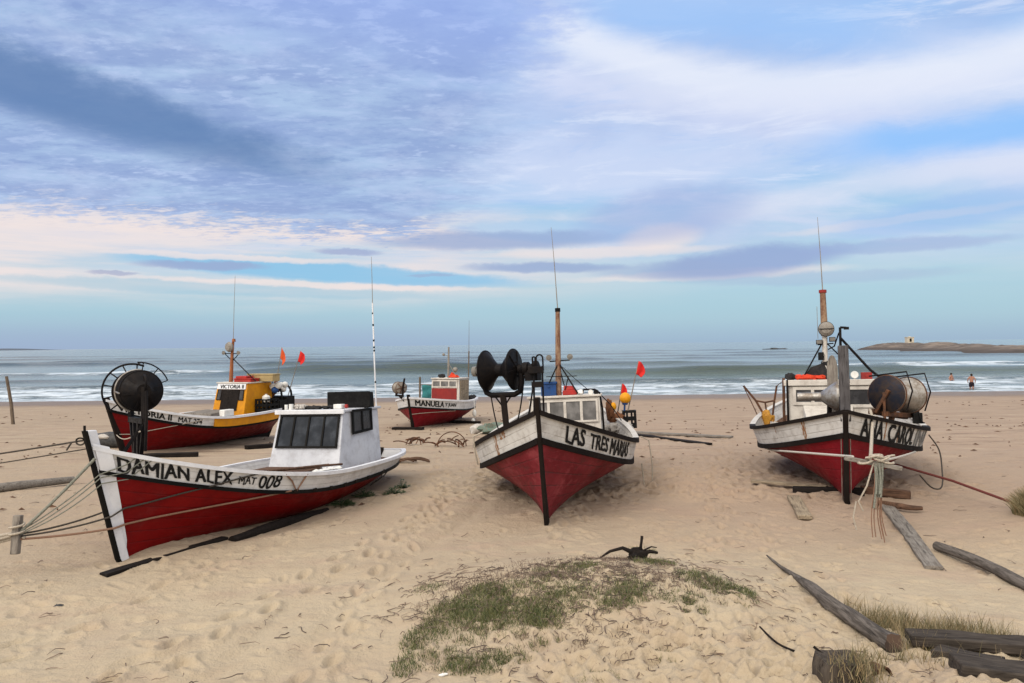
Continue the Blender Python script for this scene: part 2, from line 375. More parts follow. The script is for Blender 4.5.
def wood(name, c1, c2, rough=.85, scale=3.0, bumpd=.006, axis=0):
    m_, n, b = newmat(name)
    st = [14, 14, 14]; st[axis] = 1.2
    ob = n.mapv(n.node('ShaderNodeTexCoord').outputs['Object'], tuple(st))
    q = n.noise(ob, scale, 7, .68, .4); q2 = n.noise(n.node('ShaderNodeTexCoord').outputs['Object'], 3.5, 4, .6)
    cr = n.sm(n.noise(ob, scale * .8, 3, .5), .60, .68)
    c = n.mix(n.sm(q, .34, .66), c1, c2); c = n.mix(n.sm(q2, .45, .75, 0, .5), c, tuple(x * .5 for x in c2))
    c = n.mix(n.m('MULTIPLY', cr, .6), c, tuple(x * .25 for x in c1))
    n.set(b.inputs['Base Color'], c); b.inputs['Roughness'].default_value = rough; b.inputs['Specular IOR Level'].default_value = .12
    bump(n, b, n.m('SUBTRACT', q, cr), bumpd)
    return m_
def glass(name, c=(.02, .025, .03), rough=.12):
    m_, n, b = newmat(name)
    ob = n.node('ShaderNodeTexCoord').outputs['Object']
    q = n.noise(ob, 5, 5, .6); q2 = n.noise(n.mapv(ob, (1, 2, 1)), 1.6, 3, .6)
    n.set(b.inputs['Base Color'], n.mix(n.sm(n.m('ADD', n.m('MULTIPLY', q, .5), n.m('MULTIPLY', q2, .5)), .4, .7), c, tuple(min(1, x * 2.2 + .015) for x in c)))
    n.set(b.inputs['Roughness'], n.sm(q, .3, .7, rough, rough + .2)); b.inputs['Specular IOR Level'].default_value = .17
    bump(n, b, n.noise(ob, 3, 2, .5), .002)
    return m_

paint('red_deep', (.180, .0012, .0022), (.115, .001, .002), .48, 7, scuff=(.05, .006, .006), scuff_amt=.55, seam=.4, worn=.22)
paint('red_faded', (.13, .008, .013), (.225, .030, .037), .62, 7, scuff=(.055, .022, .022), scuff_amt=.85, seam=.7, sc_=1.3, worn=.5)
paint('red_rose', (.20, .0035, .011), (.15, .003, .009), .5, 7, scuff=(.10, .012, .016), scuff_amt=.5, seam=.45, worn=.3)
paint('red_dark', (.17, .0018, .003), (.10, .002, .003), .5, 7, scuff=(.05, .012, .01), scuff_amt=.6, seam=.45, worn=.3)
paint('white_board', (.66, .66, .66), (.54, .54, .54), .55, 3, scuff=(.22, .2, .18), scuff_amt=.5, rust=.0, grime=.22, seam=.30)
paint('white_rusty', (.62, .61, .585), (.52, .505, .48), .6, 3, scuff=(.2, .17, .14), scuff_amt=.5, rust=.9, grime=.35, seam=.55)
paint('white_clean', (.74, .75, .78), (.64, .66, .70), .5, 0, scuff=(.3, .28, .27), scuff_amt=.4, grime=.12)
paint('cabin_white', (.58, .60, .645), (.47, .49, .54), .55, 0, scuff=(.33, .31, .31), scuff_amt=.5, grime=.22)
paint('cabin_cream', (.60, .57, .52), (.50, .47, .43), .6, 0, scuff=(.2, .17, .14), scuff_amt=.5, grime=.3)
paint('yellow_paint', (.62, .27, .008), (.50, .20, .008), .5, 0, scuff=(.18, .10, .03), scuff_amt=.5, grime=.15)
paint('red_panel', (.28, .03, .025), (.20, .03, .03), .6, 0, scuff_amt=.4)
paint('black_paint', (.005, .0055, .0055), (.012, .011, .0105), .55, 0, scuff=(.05, .043, .037), scuff_amt=.3)
paint('tar_wood', (.009, .0070, .0065), (.019, .0145, .0125), .7, 0, scuff=(.07, .05, .04), scuff_amt=.4)
simple('black_metal', (.006, .006, .0075), (.015, .012, .011), .5, .1, 6)
simple('rusty_metal', (.06, .035, .025), (.16, .07, .035), .75, .2, 7, .003)
simple('bare_metal', (.40, .39, .37), (.20, .165, .135), .42, .75, 4, .001)
simple('blued_steel', (.016, .019, .030), (.045, .032, .026), .5, .4, 4, .003)
simple('black_plastic', (.006, .006, .0065), (.014, .014, .014), .45, 0, 6)
simple('white_plastic', (.72, .72, .70), (.6, .6, .57), .45, 0, 5)
simple('blue_plastic', (.016, .06, .20), (.02, .05, .14), .45, 0, 6)
simple('red_plastic', (.42, .03, .025), (.28, .03, .025), .5, 0, 6)
simple('orange_cloth', (.62, .06, .02), (.50, .04, .02), .8, 0, 9, .004)
simple('flag_orange', (.68, .11, .03), (.55, .08, .03), .8, 0, 9, .002)
simple('flag_red', (.62, .025, .02), (.5, .02, .02), .8, 0, 9, .002)
simple('buoy_yellow', (.72, .33, .01), (.6, .25, .01), .45, 0, 5)
simple('brown_net', (.20, .085, .04), (.10, .045, .025), .9, 0, 25, .012)
simple('teal_net', (.10, .19, .16), (.19, .16, .13), .95, 0, 22, .014)
simple('dark_cloth', (.02, .02, .022), (.04, .038, .038), .85, 0, 10, .006)
simple('grey_tarp', (.045, .047, .05), (.09, .09, .09), .6, 0, 6, .008)
simple('teal_cloth', (.04, .20, .21), (.03, .15, .17), .8, 0, 6, .005)
simple('yellow_oilskin', (.50, .25, .03), (.30, .14, .03), .55, 0, 7, .006)
simple('pale_cloth', (.50, .48, .45), (.34, .31, .28), .85, 0, 8, .006)
simple('rope_pale', (.46, .41, .34), (.30, .26, .21), .9, 0, 60, .003)
simple('rope_white', (.56, .53, .48), (.42, .39, .35), .9, 0, 60, .003)
simple('rope_orange', (.27, .155, .105), (.19, .115, .08), .9, 0, 60, .003)
simple('rope_dark', (.045, .04, .036), (.08, .07, .06), .9, 0, 60, .002)
simple('rope_red', (.14, .035, .03), (.09, .03, .028), .9, 0, 60, .002)
simple('rope_greygreen', (.24, .25, .21), (.14, .14, .12), .9, 0, 50, .003)
simple('orange_mast', (.33, .115, .04), (.20, .075, .035), .6, 0, 6)
simple('mast_wood', (.30, .20, .13), (.12, .045, .028), .75, 0, 4, .002, stretch=(2, 2, .8))
simple('radar_grey', (.27, .25, .22), (.2, .18, .16), .6, .2, 6)
simple('lens', (.20, .19, .17), (.14, .13, .12), .25, 0, 5)
simple('beige_box', (.40, .31, .15), (.30, .23, .12), .7, 0, 6)
simple('lettering_black', (.011, .011, .012), (.02, .02, .02), .6, 0, 20, 0)
simple('lettering_faded', (.14, .14, .14), (.30, .30, .29), .7, 0, 14, 0)
m_, n, b = newmat('rust_mark')
ob = n.node('ShaderNodeTexCoord').outputs['Object']
q = n.noise(n.mapv(ob, (16, 16, 2.2)), 1.6, 5, .6); n.set(b.inputs['Base Color'], n.mix(n.sm(q, .45, .6), (.34, .19, .085), (.24, .085, .025))); b.inputs['Roughness'].default_value = .85
n.set(b.inputs['Alpha'], n.sm(q, .36, .54, 0, .9))
simple('skin', (.34, .17, .115), (.29, .14, .095), .5, 0, 6, 0)
simple('hair', (.03, .02, .014), None, .6)
simple('trunks', (.03, .022, .03), None, .8)
simple('stone_base', (.36, .31, .25), (.24, .205, .165), .9, 0, .11, .12)
simple('reef_stone', (.07, .075, .08), (.05, .05, .055), .6, 0, .3, .1)
simple('hut_wall', (.60, .55, .44), (.48, .43, .35), .9, 0, 1.0, .01)
wood('wood_grey', (.25, .23, .205), (.14, .122, .105))
wood('wood_pale', (.34, .28, .20), (.21, .165, .12))
wood('wood_brown', (.15, .085, .055), (.075, .045, .032))
wood('wood_dark', (.022, .017, .015), (.010, .0085, .008))
wood('wood_drift', (.17, .148, .13), (.07, .059, .051))
wood('wood_drift_y', (.165, .145, .13), (.065, .056, .049), axis=1)
wood('wood_post', (.20, .155, .115), (.09, .07, .055), axis=2)
wood('wood_greyz', (.27, .245, .215), (.15, .13, .115), axis=2); wood('wood_slate', (.105, .10, .105), (.06, .056, .058), axis=2)
glass('glass_dark', (.010, .014, .021)); glass('glass_grey', (.10, .097, .095), .3); glass('glass_smoke', (.03, .03, .033), .2)
def leafmat(name, c1, c2):
    m_, n, b = newmat(name)
    oi = n.node('ShaderNodeAttribute', attribute_name='tone').outputs['Fac']
    n.set(b.inputs['Base Color'], n.mix(oi, c1, c2)); b.inputs['Roughness'].default_value = .6
    return m_
leafmat('grass_green', (.030, .055, .016), (.175, .175, .062)); leafmat('grass_dry', (.075, .080, .032), (.36, .27, .15)); leafmat('leaf_weed', (.018, .045, .016), (.06, .10, .03))
leafmat('stem_dry', (.045, .028, .021), (.20, .14, .10))
m_, n, b = newmat('stone')
pos = n.node('ShaderNodeNewGeometry').outputs['Position']; _, _, pz = n.xyz(pos)
q = n.noise(pos, .10, 7, .7); q2 = n.noise(n.mapv(pos, (.3, .3, 2.2)), .5, 6, .7)
c = n.mix(n.sm(q, .38, .62), (.215, .178, .15), (.125, .104, .088)); c = n.mix(n.sm(q2, .48, .62, 0, .8), c, (.065, .054, .047))
c = n.mix(n.sm(n.m('ADD', pz, n.m('MULTIPLY', q2, 1.6)), .75, -.35, 0, .85), c, (.06, .05, .045))      # weed and wet on the tide band
n.set(b.inputs['Base Color'], c); b.inputs['Roughness'].default_value = .9; b.inputs['Specular IOR Level'].default_value = .2
bump(n, b, n.m('ADD', q, n.m('MULTIPLY', q2, .6)), 1.0)
# sand: pale dry sand, pinker and darker to the right and further back, damp strip by the water
m_, n, b = newmat('sand')
pos = n.node('ShaderNodeNewGeometry').outputs['Position']; px, py, pz = n.xyz(pos)
q1 = n.noise(pos, .22, 5, .6); q2 = n.noise(pos, 2.2, 6, .62); q3 = n.noise(pos, 28, 6, .7); q4 = n.noise(pos, 260, 3, .6)
c = n.mix(n.sm(q1, .35, .65), (.440, .366, .262), (.415, .333, .232))
c = n.mix(n.sm(q2, .46, .70, 0, .38), c, (.35, .265, .185))
q5 = n.noise(n.mapv(pos, (.5, .9, 1), (4, 2, 0)), 1.0, 5, .65)
c = n.mix(n.m('MULTIPLY', n.sm(q5, .50, .66, 0, .5), n.sm(py, 5.5, 9.5, .45, 1)), c, (.39, .28, .212))
c = n.mix(n.m('MULTIPLY', n.sm(n.m('ADD', px, n.m('MULTIPLY', q5, 3.0)), 1.0, 5.0, 0, .55), n.sm(py, 8.5, 12)), c, (.355, .245, .185))
c = n.mix(n.sm(n.m('ADD', n.m('MULTIPLY', q3, .7), n.m('MULTIPLY', q4, .3)), .57, .68, 0, .5), c, (.22, .165, .115))
c = n.mix(n.sm(n.m('ADD', n.m('MULTIPLY', q3, .4), n.m('MULTIPLY', q4, .6)), .44, .32, 0, .35), c, (.56, .46, .345))
c = n.mix(n.m('MULTIPLY', n.sm(n.m('ADD', py, n.m('MULTIPLY', q1, 8.0)), 24, 42), .30), c, (.27, .205, .15))
c = n.mix(n.sm(n.m('ADD', py, n.m('MULTIPLY', q1, 3.0)), 8.5, 13.0, 0, .55), c, (.30, .225, .165))
far = n.noise(n.mapv(pos, (.55, 2.3, 1), (2, 7, 0)), 1.0, 7, .70)
farm = n.sm(py, 13, 22)
c = n.mix(n.m('MULTIPLY', n.sm(far, .53, .66, 0, .7), farm), c, (.17, .118, .085))
c = n.mix(n.m('MULTIPLY', n.sm(far, .46, .34, 0, .5), farm), c, (.46, .37, .27))
wet = n.sm(n.m('ADD', pz, n.m('MULTIPLY', n.m('SUBTRACT', q1, .5), .22)), -1.28, -1.58)
c = n.mix(n.m('MULTIPLY', wet, .85), c, (.155, .108, .072))
n.set(b.inputs['Base Color'], c); n.set(b.inputs['Roughness'], n.m('SUBTRACT', .95, n.m('MULTIPLY', wet, .5)))
b.inputs['Specular IOR Level'].default_value = .25
bump(n, b, n.m('ADD', n.m('MULTIPLY', q2, 1.2), n.m('ADD', n.m('MULTIPLY', n.noise(pos, 9, 5, .65), .55), n.m('ADD', n.m('MULTIPLY', q3, .24), n.m('MULTIPLY', q4, .05)))), .06, .9)
# sea
m_, n, b = newmat('sea_water')
pos = n.node('ShaderNodeNewGeometry').outputs['Position']
foam = n.node('ShaderNodeAttribute', attribute_name='foam').outputs['Fac']
f1 = n.noise(n.mapv(pos, (.17, .42, 1)), 1.0, 8, .72, 1.0); f2 = n.noise(n.mapv(pos, (.55, 1.5, 1)), 1.0, 6, .72)
fm = n.m('ADD', n.m('MULTIPLY', f1, .6), n.m('MULTIPLY', f2, .4))
fo = n.sm(n.m('ADD', fm, n.m('MULTIPLY', n.m('SUBTRACT', foam, .5), .46)), .47, .62)
fo = n.m('MULTIPLY', fo, n.sm(foam, .03, .16))
crest = n.node('ShaderNodeAttribute', attribute_name='crest').outputs['Fac']
wc = n.mix(n.noise(n.mapv(pos, (.010, .05, 1)), 1.0, 4, .6), (.125, .185, .205), (.185, .24, .25))
rip = n.noise(n.mapv(pos, (.028, .16, 1)), 1.0, 7, .72)
wc = n.mix(n.sm(rip, .50, .66, 0, .6), wc, (.075, .115, .12))
wc = n.mix(n.sm(rip, .46, .34, 0, .5), wc, (.27, .33, .335))
wc = n.mix(n.m('MULTIPLY', crest, .9), wc, (.052, .072, .060))
wc = n.mix(n.m('MULTIPLY', fo, .92), wc, n.mix(n.sm(f2, .35, .65), (.42, .50, .58), (.62, .69, .75)))
n.set(b.inputs['Base Color'], wc); n.set(b.inputs['Roughness'], n.m('ADD', .16, n.m('MULTIPLY', fo, .6)))
b.inputs['IOR'].default_value = 1.33; b.inputs['Specular IOR Level'].default_value = .40
w1 = n.noise(n.mapv(pos, (.10, .30, 1), (0, 0, 0), (0, 0, rad(4))), 1.0, 6, .6); w2 = n.noise(n.mapv(pos, (.9, 2.2, 1)), 1.0, 5, .6)
bump(n, b, n.m('ADD', w1, n.m('ADD', n.m('MULTIPLY', w2, .10), n.m('MULTIPLY', fo, .12))), 1.0, .9)
# ------------------------------------------------------------------ terrain
SEA = -1.85
BOATKEELS = [(-4.70, 9.16, .313, .950, 6.0), (.45, 10.68, .117, .993, 6.2), (5.23, 12.01, .351, .936, 6.8), (-9.92, 19.49, .340, .940, 6.0), (-3.61, 27.52, .214, .977, 6.2)]   # stem foot, direction aft, length
def gz(x, y):
    x = np.asarray(x, float); y = np.asarray(y, float)
    t = np.maximum(y - 12, 0); z = -.037 * (np.sqrt(t * t + 9) - 3)
    z = z - .05 * np.maximum(y - 85, 0) * 1.0
    z = np.maximum(z, -12)
    z = z + .95 * sstep(4.7 - y, 0, 4.5)                                       # dune the camera stands on
    ed = (fbm(x * .9, y * .9, 3, 3) - .5)
    z = z + .31 * np.exp(-(((x - .75 + ed * .4) / 1.65) ** 2 + ((y - 7.6 + ed * .4) / 1.2) ** 2) ** 1.15)   # grassy mound
    z = z + .22 * np.exp(-((x - 2.9) / 1.5) ** 2 - ((y - 5.0) / .9) ** 2)
    z = z + .16 * np.exp(-((x - 7.6) / 1.2) ** 2 - ((y - 10.2) / 1.0) ** 2)
    for bx, by, ux, uy, L_ in BOATKEELS:                                       # sand banked up along the keels
        t_ = (x - bx) * ux + (y - by) * uy; d_ = -(x - bx) * uy + (y - by) * ux
        z = z + .075 * np.exp(-(d_ / .34) ** 2) * sstep(t_, -.25, .5) * sstep(L_ - t_, -.4, .8)
    # scours under the boats and low swells of the beach
    z = z + .10 * (fbm(x * .16, y * .16, 3, 9) - .5) * sstep(y, 3, 9) * sstep(60 - y, 0, 20) * 1.2
    return z
def gnd(x, y, dz=0.0): return Vector((x, y, float(gz(x, y)) + dz))
def detail(x, y):
    near = sstep(30 - y, 0, 16)
    rough = .35 + .9 * np.exp(-((x - 1.9) / 2.0) ** 2 - ((y - 5.9) / 1.1) ** 2) + .55 * np.exp(-((x - 5.2) / 3.5) ** 2 - ((y - 14.5) / 3.5) ** 2) + .3 * np.exp(-((x) / 3) ** 2 - ((y - 8) / 3) ** 2)
    u_ = x * .80 + y * .60; v_ = -x * .60 + y * .80                      # wind drifts run off to the right
    wob = (fbm(x * .8, y * .8, 2, 23) - .5) * .9
    d = (fbm(u_ * .45, v_ * 1.9 + wob, 3, 27) - .5) * .085 * np.exp(-((rough - .35) / .5) ** 2)
    d = d + (fbm(x * 2.2, y * 2.2, 3, 21) - .5) * .050 * rough + (fbm(x * 7.5, y * 7.5, 2, 25) - .5) * .014 * rough + np.where(rough > .7, (fbm(x * 5, y * 5, 3, 29) - .5) * .05 * (rough - .7) * .7, 0)
    return d * (.25 + .75 * near)
ang = np.concatenate([np.linspace(-180, -56, 60, endpoint=False), np.linspace(-56, 56, 820, endpoint=False), np.linspace(56, 180, 61)])
ang = np.radians(ang)
rr = np.concatenate([[.02, .5, 1.2, 2.0, 2.8, 3.5], np.geomspace(4.0, 16, 430, endpoint=False), np.geomspace(16, 72, 190, endpoint=False), np.geomspace(72, 900, 40)])
AA, RR = np.meshgrid(ang, rr); X = RR * np.sin(AA); Y = RR * np.cos(AA)
Z = gz(X, Y) + detail(X, Y)
# footprints and scuff pits
def pit(x, y, l, wd, a, dep):
    r0 = math.hypot(x, y); t0 = math.atan2(x, y); ext = l * 1.8
    i0, i1 = np.searchsorted(rr, [r0 - ext, r0 + ext]); j0, j1 = np.searchsorted(ang, [t0 - ext / r0, t0 + ext / r0])
    if i1 <= i0 or j1 <= j0: return
    xs = X[i0:i1, j0:j1] - x; ys = Y[i0:i1, j0:j1] - y
    uu = (xs * math.cos(a) + ys * math.sin(a)) / l; vv = (-xs * math.sin(a) + ys * math.cos(a)) / wd
    d = np.sqrt(uu * uu + vv * vv)
    Z[i0:i1, j0:j1] += dep * (-np.exp(-d ** 2 * 2.4) + .55 * np.exp(-((d - 1.25) / .38) ** 2))
for k in range(4200):
    y = 4.8 + 20 * RNG.rand() ** 1.5; x = RNG.uniform(-.75, .75) * y
    dens = .08 + .92 * sstep(vnoise(x * .35, y * .35, 50), .35, .8) * (.35 + .65 * sstep(x + .25 * y, -1.5, 1.5))
    if RNG.rand() > dens: continue
    pit(x, y, RNG.uniform(.07, .16), RNG.uniform(.04, .085), RNG.uniform(0, 3.14), RNG.uniform(.010, .028))
for k in range(900):                                          # churned sand round and between the right hand boats
    x = RNG.normal(3.4, 2.6); y = 12.5 + abs(RNG.normal(0, 4.5)); pit(x, y, RNG.uniform(.10, .22), RNG.uniform(.06, .12), RNG.uniform(0, 3.14), RNG.uniform(.02, .045))
for k in range(330):                                          # trampled sand right of the mound
    x = RNG.normal(1.9, 1.1); y = RNG.normal(5.8, .6)
    pit(x, y, RNG.uniform(.05, .17), RNG.uniform(.04, .10), RNG.uniform(0, 3.14), RNG.uniform(.012, .034))
def trail(x0, y0, x1, y1, n, dep):
    a = math.atan2(y1 - y0, x1 - x0)
    for i in range(n):
        t = i / n; s = (-1) ** i * .11
        pit(x0 + (x1 - x0) * t - math.sin(a) * s + RNG.normal(0, .03), y0 + (y1 - y0) * t + math.cos(a) * s + RNG.normal(0, .03), .15, .065, a + RNG.normal(0, .15), dep)
trail(-3.2, 5.2, -.3, 15, 30, .045); trail(-1.6, 5.2, -1.2, 14, 26, .04); trail(3.1, 6.4, 3.4, 22, 40, .04); trail(2.4, 9.5, 6.8, 24, 40, .04); trail(-1.0, 11, -2.5, 26, 34, .04); trail(-4.5, 6, 0, 19, 36, .04); trail(.6, 10, 3.0, 20, 30, .035)
# wheel or hull drag ruts running down the beach
for (xa, ya, xb, yb, wd, dep) in [(-2.2, 5.0, -.2, 13.5, .12, .035), (-2.75, 5.0, -.75, 13.5, .12, .03)]:
    L_ = math.hypot(xb - xa, yb - ya); ux, uy = (xb - xa) / L_, (yb - ya) / L_
    tt = (X - xa) * ux + (Y - ya) * uy; dd = -(X - xa) * uy + (Y - ya) * ux + .08 * np.sin(tt * 1.3)
    Z -= dep * np.exp(-(dd / wd) ** 2) * sstep(tt, 0, 1) * sstep(L_ - tt, 0, 2)
def grid_obj(name, X, Y, Z, mat, wrap=False, attrs=None, kind='structure'):
    nr, nc = X.shape
    me = bpy.data.meshes.new(name)
    co = np.stack([X, Y, Z], -1).reshape(-1, 3).astype(np.float32)
    i, j = np.meshgrid(np.arange(nr - 1), np.arange(nc - 1), indexing='ij')
    q = np.stack([i * nc + j, i * nc + j + 1, (i + 1) * nc + j + 1, (i + 1) * nc + j], -1).reshape(-1, 4)
    q = q[:, ::-1]
    me.vertices.add(len(co)); me.vertices.foreach_set('co', co.ravel())
    me.loops.add(q.size); me.loops.foreach_set('vertex_index', q.ravel().astype(np.int32))
    me.polygons.add(len(q)); me.polygons.foreach_set('loop_start', np.arange(0, q.size, 4, dtype=np.int32))
    me.update(calc_edges=True); me.shade_smooth()
    for k, a in (attrs or {}).items():
        at = me.attributes.new(k, 'FLOAT', 'POINT'); at.data.foreach_set('value', a.reshape(-1).astype(np.float32))
    me.materials.append(mat)
    o = bpy.data.objects.new(name, me); COL.objects.link(o)
    return tag(o, kind=kind)
SAND_Z = Z
grid_obj('beach_sand', X, Y, Z, MAT['sand'])

# ------------------------------------------------------------------ sea with breaking swell
sa = np.radians(np.linspace(-62, 62, 560))
sr = np.concatenate([np.geomspace(52, 260, 520, endpoint=False), np.geomspace(260, 2000, 130, endpoint=False), np.geomspace(2000, 30000, 20)])
SA, SR = np.meshgrid(sa, sr)
SX = SR * np.tan(SA) * .9; SY = SR * 1.0
SZ = np.full_like(SX, SEA); foam = np.zeros_like(SX); crest = np.zeros_like(SX)
def swell(y0, amp, wf, wb, seed, brk, xr=None, foamback=6.0, meander=5.0, ampn=.6):
    global SZ, foam, crest
    yc = y0 + meander * 3.2 * (fbm(SX * .026, SX * 0 + seed, 4, seed) - .5) + .02 * SX * math.sin(seed * 1.7)
    d = SY - yc
    m = np.clip((1 - ampn) + 2 * ampn * 1.5 * (fbm(SX * .045, SX * 0 + seed * 3.3, 3, seed + 7) - .17), 0.05, 1.7)
    if xr is not None:
        m = m * sstep(SX, xr[0] - xr[2], xr[0] + xr[2]) * sstep(-SX, -xr[1] - xr[2], -xr[1] + xr[2])
    prof = np.where(d < 0, np.exp(-(d / wf) ** 2), np.exp(-(d / wb) ** 2))
    SZ += amp * m * prof
    crest = np.maximum(crest, m * np.exp(-((d + wf * .5) / (wf * .9)) ** 2) * .9)
    bn = sstep(fbm(SX * .045, SX * 0 + seed * 1.7, 4, seed + 13), 1 - brk - .10, 1 - brk + .10)
    bn = bn * (.55 + .45 * sstep(fbm(SX * .16, SY * .3, 3, seed + 31), .35, .65))
    foam = np.maximum(foam, bn * np.exp(-((d + wf * .2) / (wf * .8)) ** 2) * 1.0)
    foam = np.maximum(foam, bn * .75 * np.where(d < 0, np.exp(-(d / (wf * 2.5)) ** 2), np.exp(-(d / foamback) ** 2)))
swell(420, .5, 9, 18, 21, .05); swell(310, .5, 7, 15, 22, .08); swell(250, .55, 5, 12, 1, .08); swell(205, .6, 5, 12, 2, .10)
swell(166, 1.15, 4.2, 10, 3, .10, xr=(-62, -8, 10), ampn=.35)
swell(150, .9, 4, 9, 8, .10, xr=(5, 90, 14))
swell(131, .55, 3.2, 8, 4, .95, xr=(-140, -50, 10), foamback=10); swell(136, .5, 3.2, 8, 5, .70, xr=(52, 160, 10), foamback=5)
swell(118, 1.2, 3.4, 8, 9, .12, xr=(-48, 6, 10)); swell(112, .9, 3.2, 7, 10, .15, xr=(8, 60, 10))
swell(101, .35, 2.6, 7, 12, .35, xr=(-140, -42, 8), foamback=6)
swell(92, 1.3, 2.4, 6, 6, .30, xr=(2, 150, 8), ampn=.4, meander=3, foamback=5)
swell(84, .40, 2.0, 6, 7, .60, foamback=8, meander=5, ampn=.4); swell(76, .32, 1.8, 5, 13, .7, foamback=6, meander=4, ampn=.5); swell(69, .22, 1.5, 4, 11, .8, foamback=5, meander=3)
shallow = sstep(92 - SY, 0, 14)
foam = np.maximum(foam * .95, (.44 + .34 * fbm(SX * .03, SY * .12, 3, 77)) * shallow + .22 * sstep(67.5 - SY, 0, 5))
SZ += .10 * (fbm(SX * .08, SY * .22, 4, 33) - .5) * sstep(SY, 58, 75) + .38 * (fbm(SX * .02, SY * .07, 4, 35) - .5) * sstep(SY, 95, 140)
grid_obj('sea', SX, SY, SZ, MAT['sea_water'], attrs={'foam': foam, 'crest': crest})

# ------------------------------------------------------------------ rocky point, reef, far hills
cl = np.array([(187, 378), (184, 352), (180, 322), (172, 285), (166, 250), (166, 222), (182, 200), (215, 186), (262, 178), (330, 172)], float)
U = np.linspace(0, 1, 260); tk = np.linspace(0, 1, len(cl)); cx_, cy_ = np.interp(U, tk, cl[:, 0]), np.interp(U, tk, cl[:, 1])
for _ in range(12): cx_[1:-1] = (cx_[:-2] + cx_[1:-1] * 2 + cx_[2:]) / 4; cy_[1:-1] = (cy_[:-2] + cy_[1:-1] * 2 + cy_[2:]) / 4
tx, ty = np.gradient(cx_), np.gradient(cy_); tl = np.hypot(tx, ty); nx_, ny_ = -ty / tl, tx / tl
VV = np.linspace(-1, 1, 70); wd_ = np.interp(U, [0, .08, .3, .6, 1], [14, 24, 26, 24, 26]) * (1 + .5 * (fbm(U * 14, U * 0 + 2, 3, 66) - .5))
RX = cx_[:, None] + nx_[:, None] * VV[None] * wd_[:, None]; RY = cy_[:, None] + ny_[:, None] * VV[None] * wd_[:, None]
e_ = np.clip(1 - np.abs(VV)[None] ** 2.4, 0, 1) * sstep(U, 0, .05)[:, None]
pr_ = np.interp(U, [0, .04, .10, .22, .3, .42, .55, .7, .85, 1], [1.8, 3.0, 3.1, 2.9, 2.2, 1.7, 1.35, 1.6, 1.3, 1.5])[:, None]
lg = fbm(RX * .05, RY * .05, 5, 63) - .5; lg2 = np.floor(fbm(RX * .03, RY * .09, 4, 64) * 7) / 7 - .5
RZ = SEA - 1.2 + 1.2 * e_ ** .4 + pr_ * e_ * (1 + .7 * lg + .7 * lg2) + 1.6 * lg * e_ + .9 * (fbm(RX * .22, RY * .22, 4, 67) - .5) * e_
grid_obj('rocky_point', RX, RY, RZ, MAT['stone'])
ro = MB(); ro.ball((0, 0, 0), 1, 20, 0, (7.5, 3.0, .8), .45)
o = ro.build('reef_rock', MAT['reef_stone'], matrix=Matrix.Translation((145, 420, SEA - .05)))
tag(o, 'low dark reef rock awash in the sea left of the rocky point', 'rock')
hx = np.linspace(-5600, -3650, 80); hy = np.linspace(5600, 7000, 10); HX, HY = np.meshgrid(hx, hy)
HZ = SEA - 3 + 22 * np.sin(np.clip((HY - 5600) / 1400, 0, 1) * math.pi) * sstep(-HX, 3750, 4300) * (.6 + .8 * fbm(HX * .002, HY * .002, 4, 71))
simple('far_land', (.10, .12, .15), (.08, .10, .13), .95, 0, .002, 0)
grid_obj('far_hills', HX, HY, HZ, MAT['far_land'])
h = empty('beacon_hut', Matrix.Translation((187, 360, 1.15)) @ Matrix.Scale(.74, 4), 'small square cream beacon hut with one dark opening standing on the rocky point', 'hut')
hb = MB(); hb.box(-2.0, 2.0, -1.8, 1.8, -.9, 3.6); hb.build('wall', MAT['hut_wall'], h)
hb = MB(); hb.box(-2.25, 2.25, -2.05, 2.05, 3.6, 3.95); hb.box(-.5, .5, -.5, .5, 3.95, 4.3); hb.build('roof', MAT['hut_wall'], h)
hb = MB(); hb.box(-.75, .55, -1.84, -1.79, .9, 3.0); hb.build('opening', MAT['black_paint'], h)
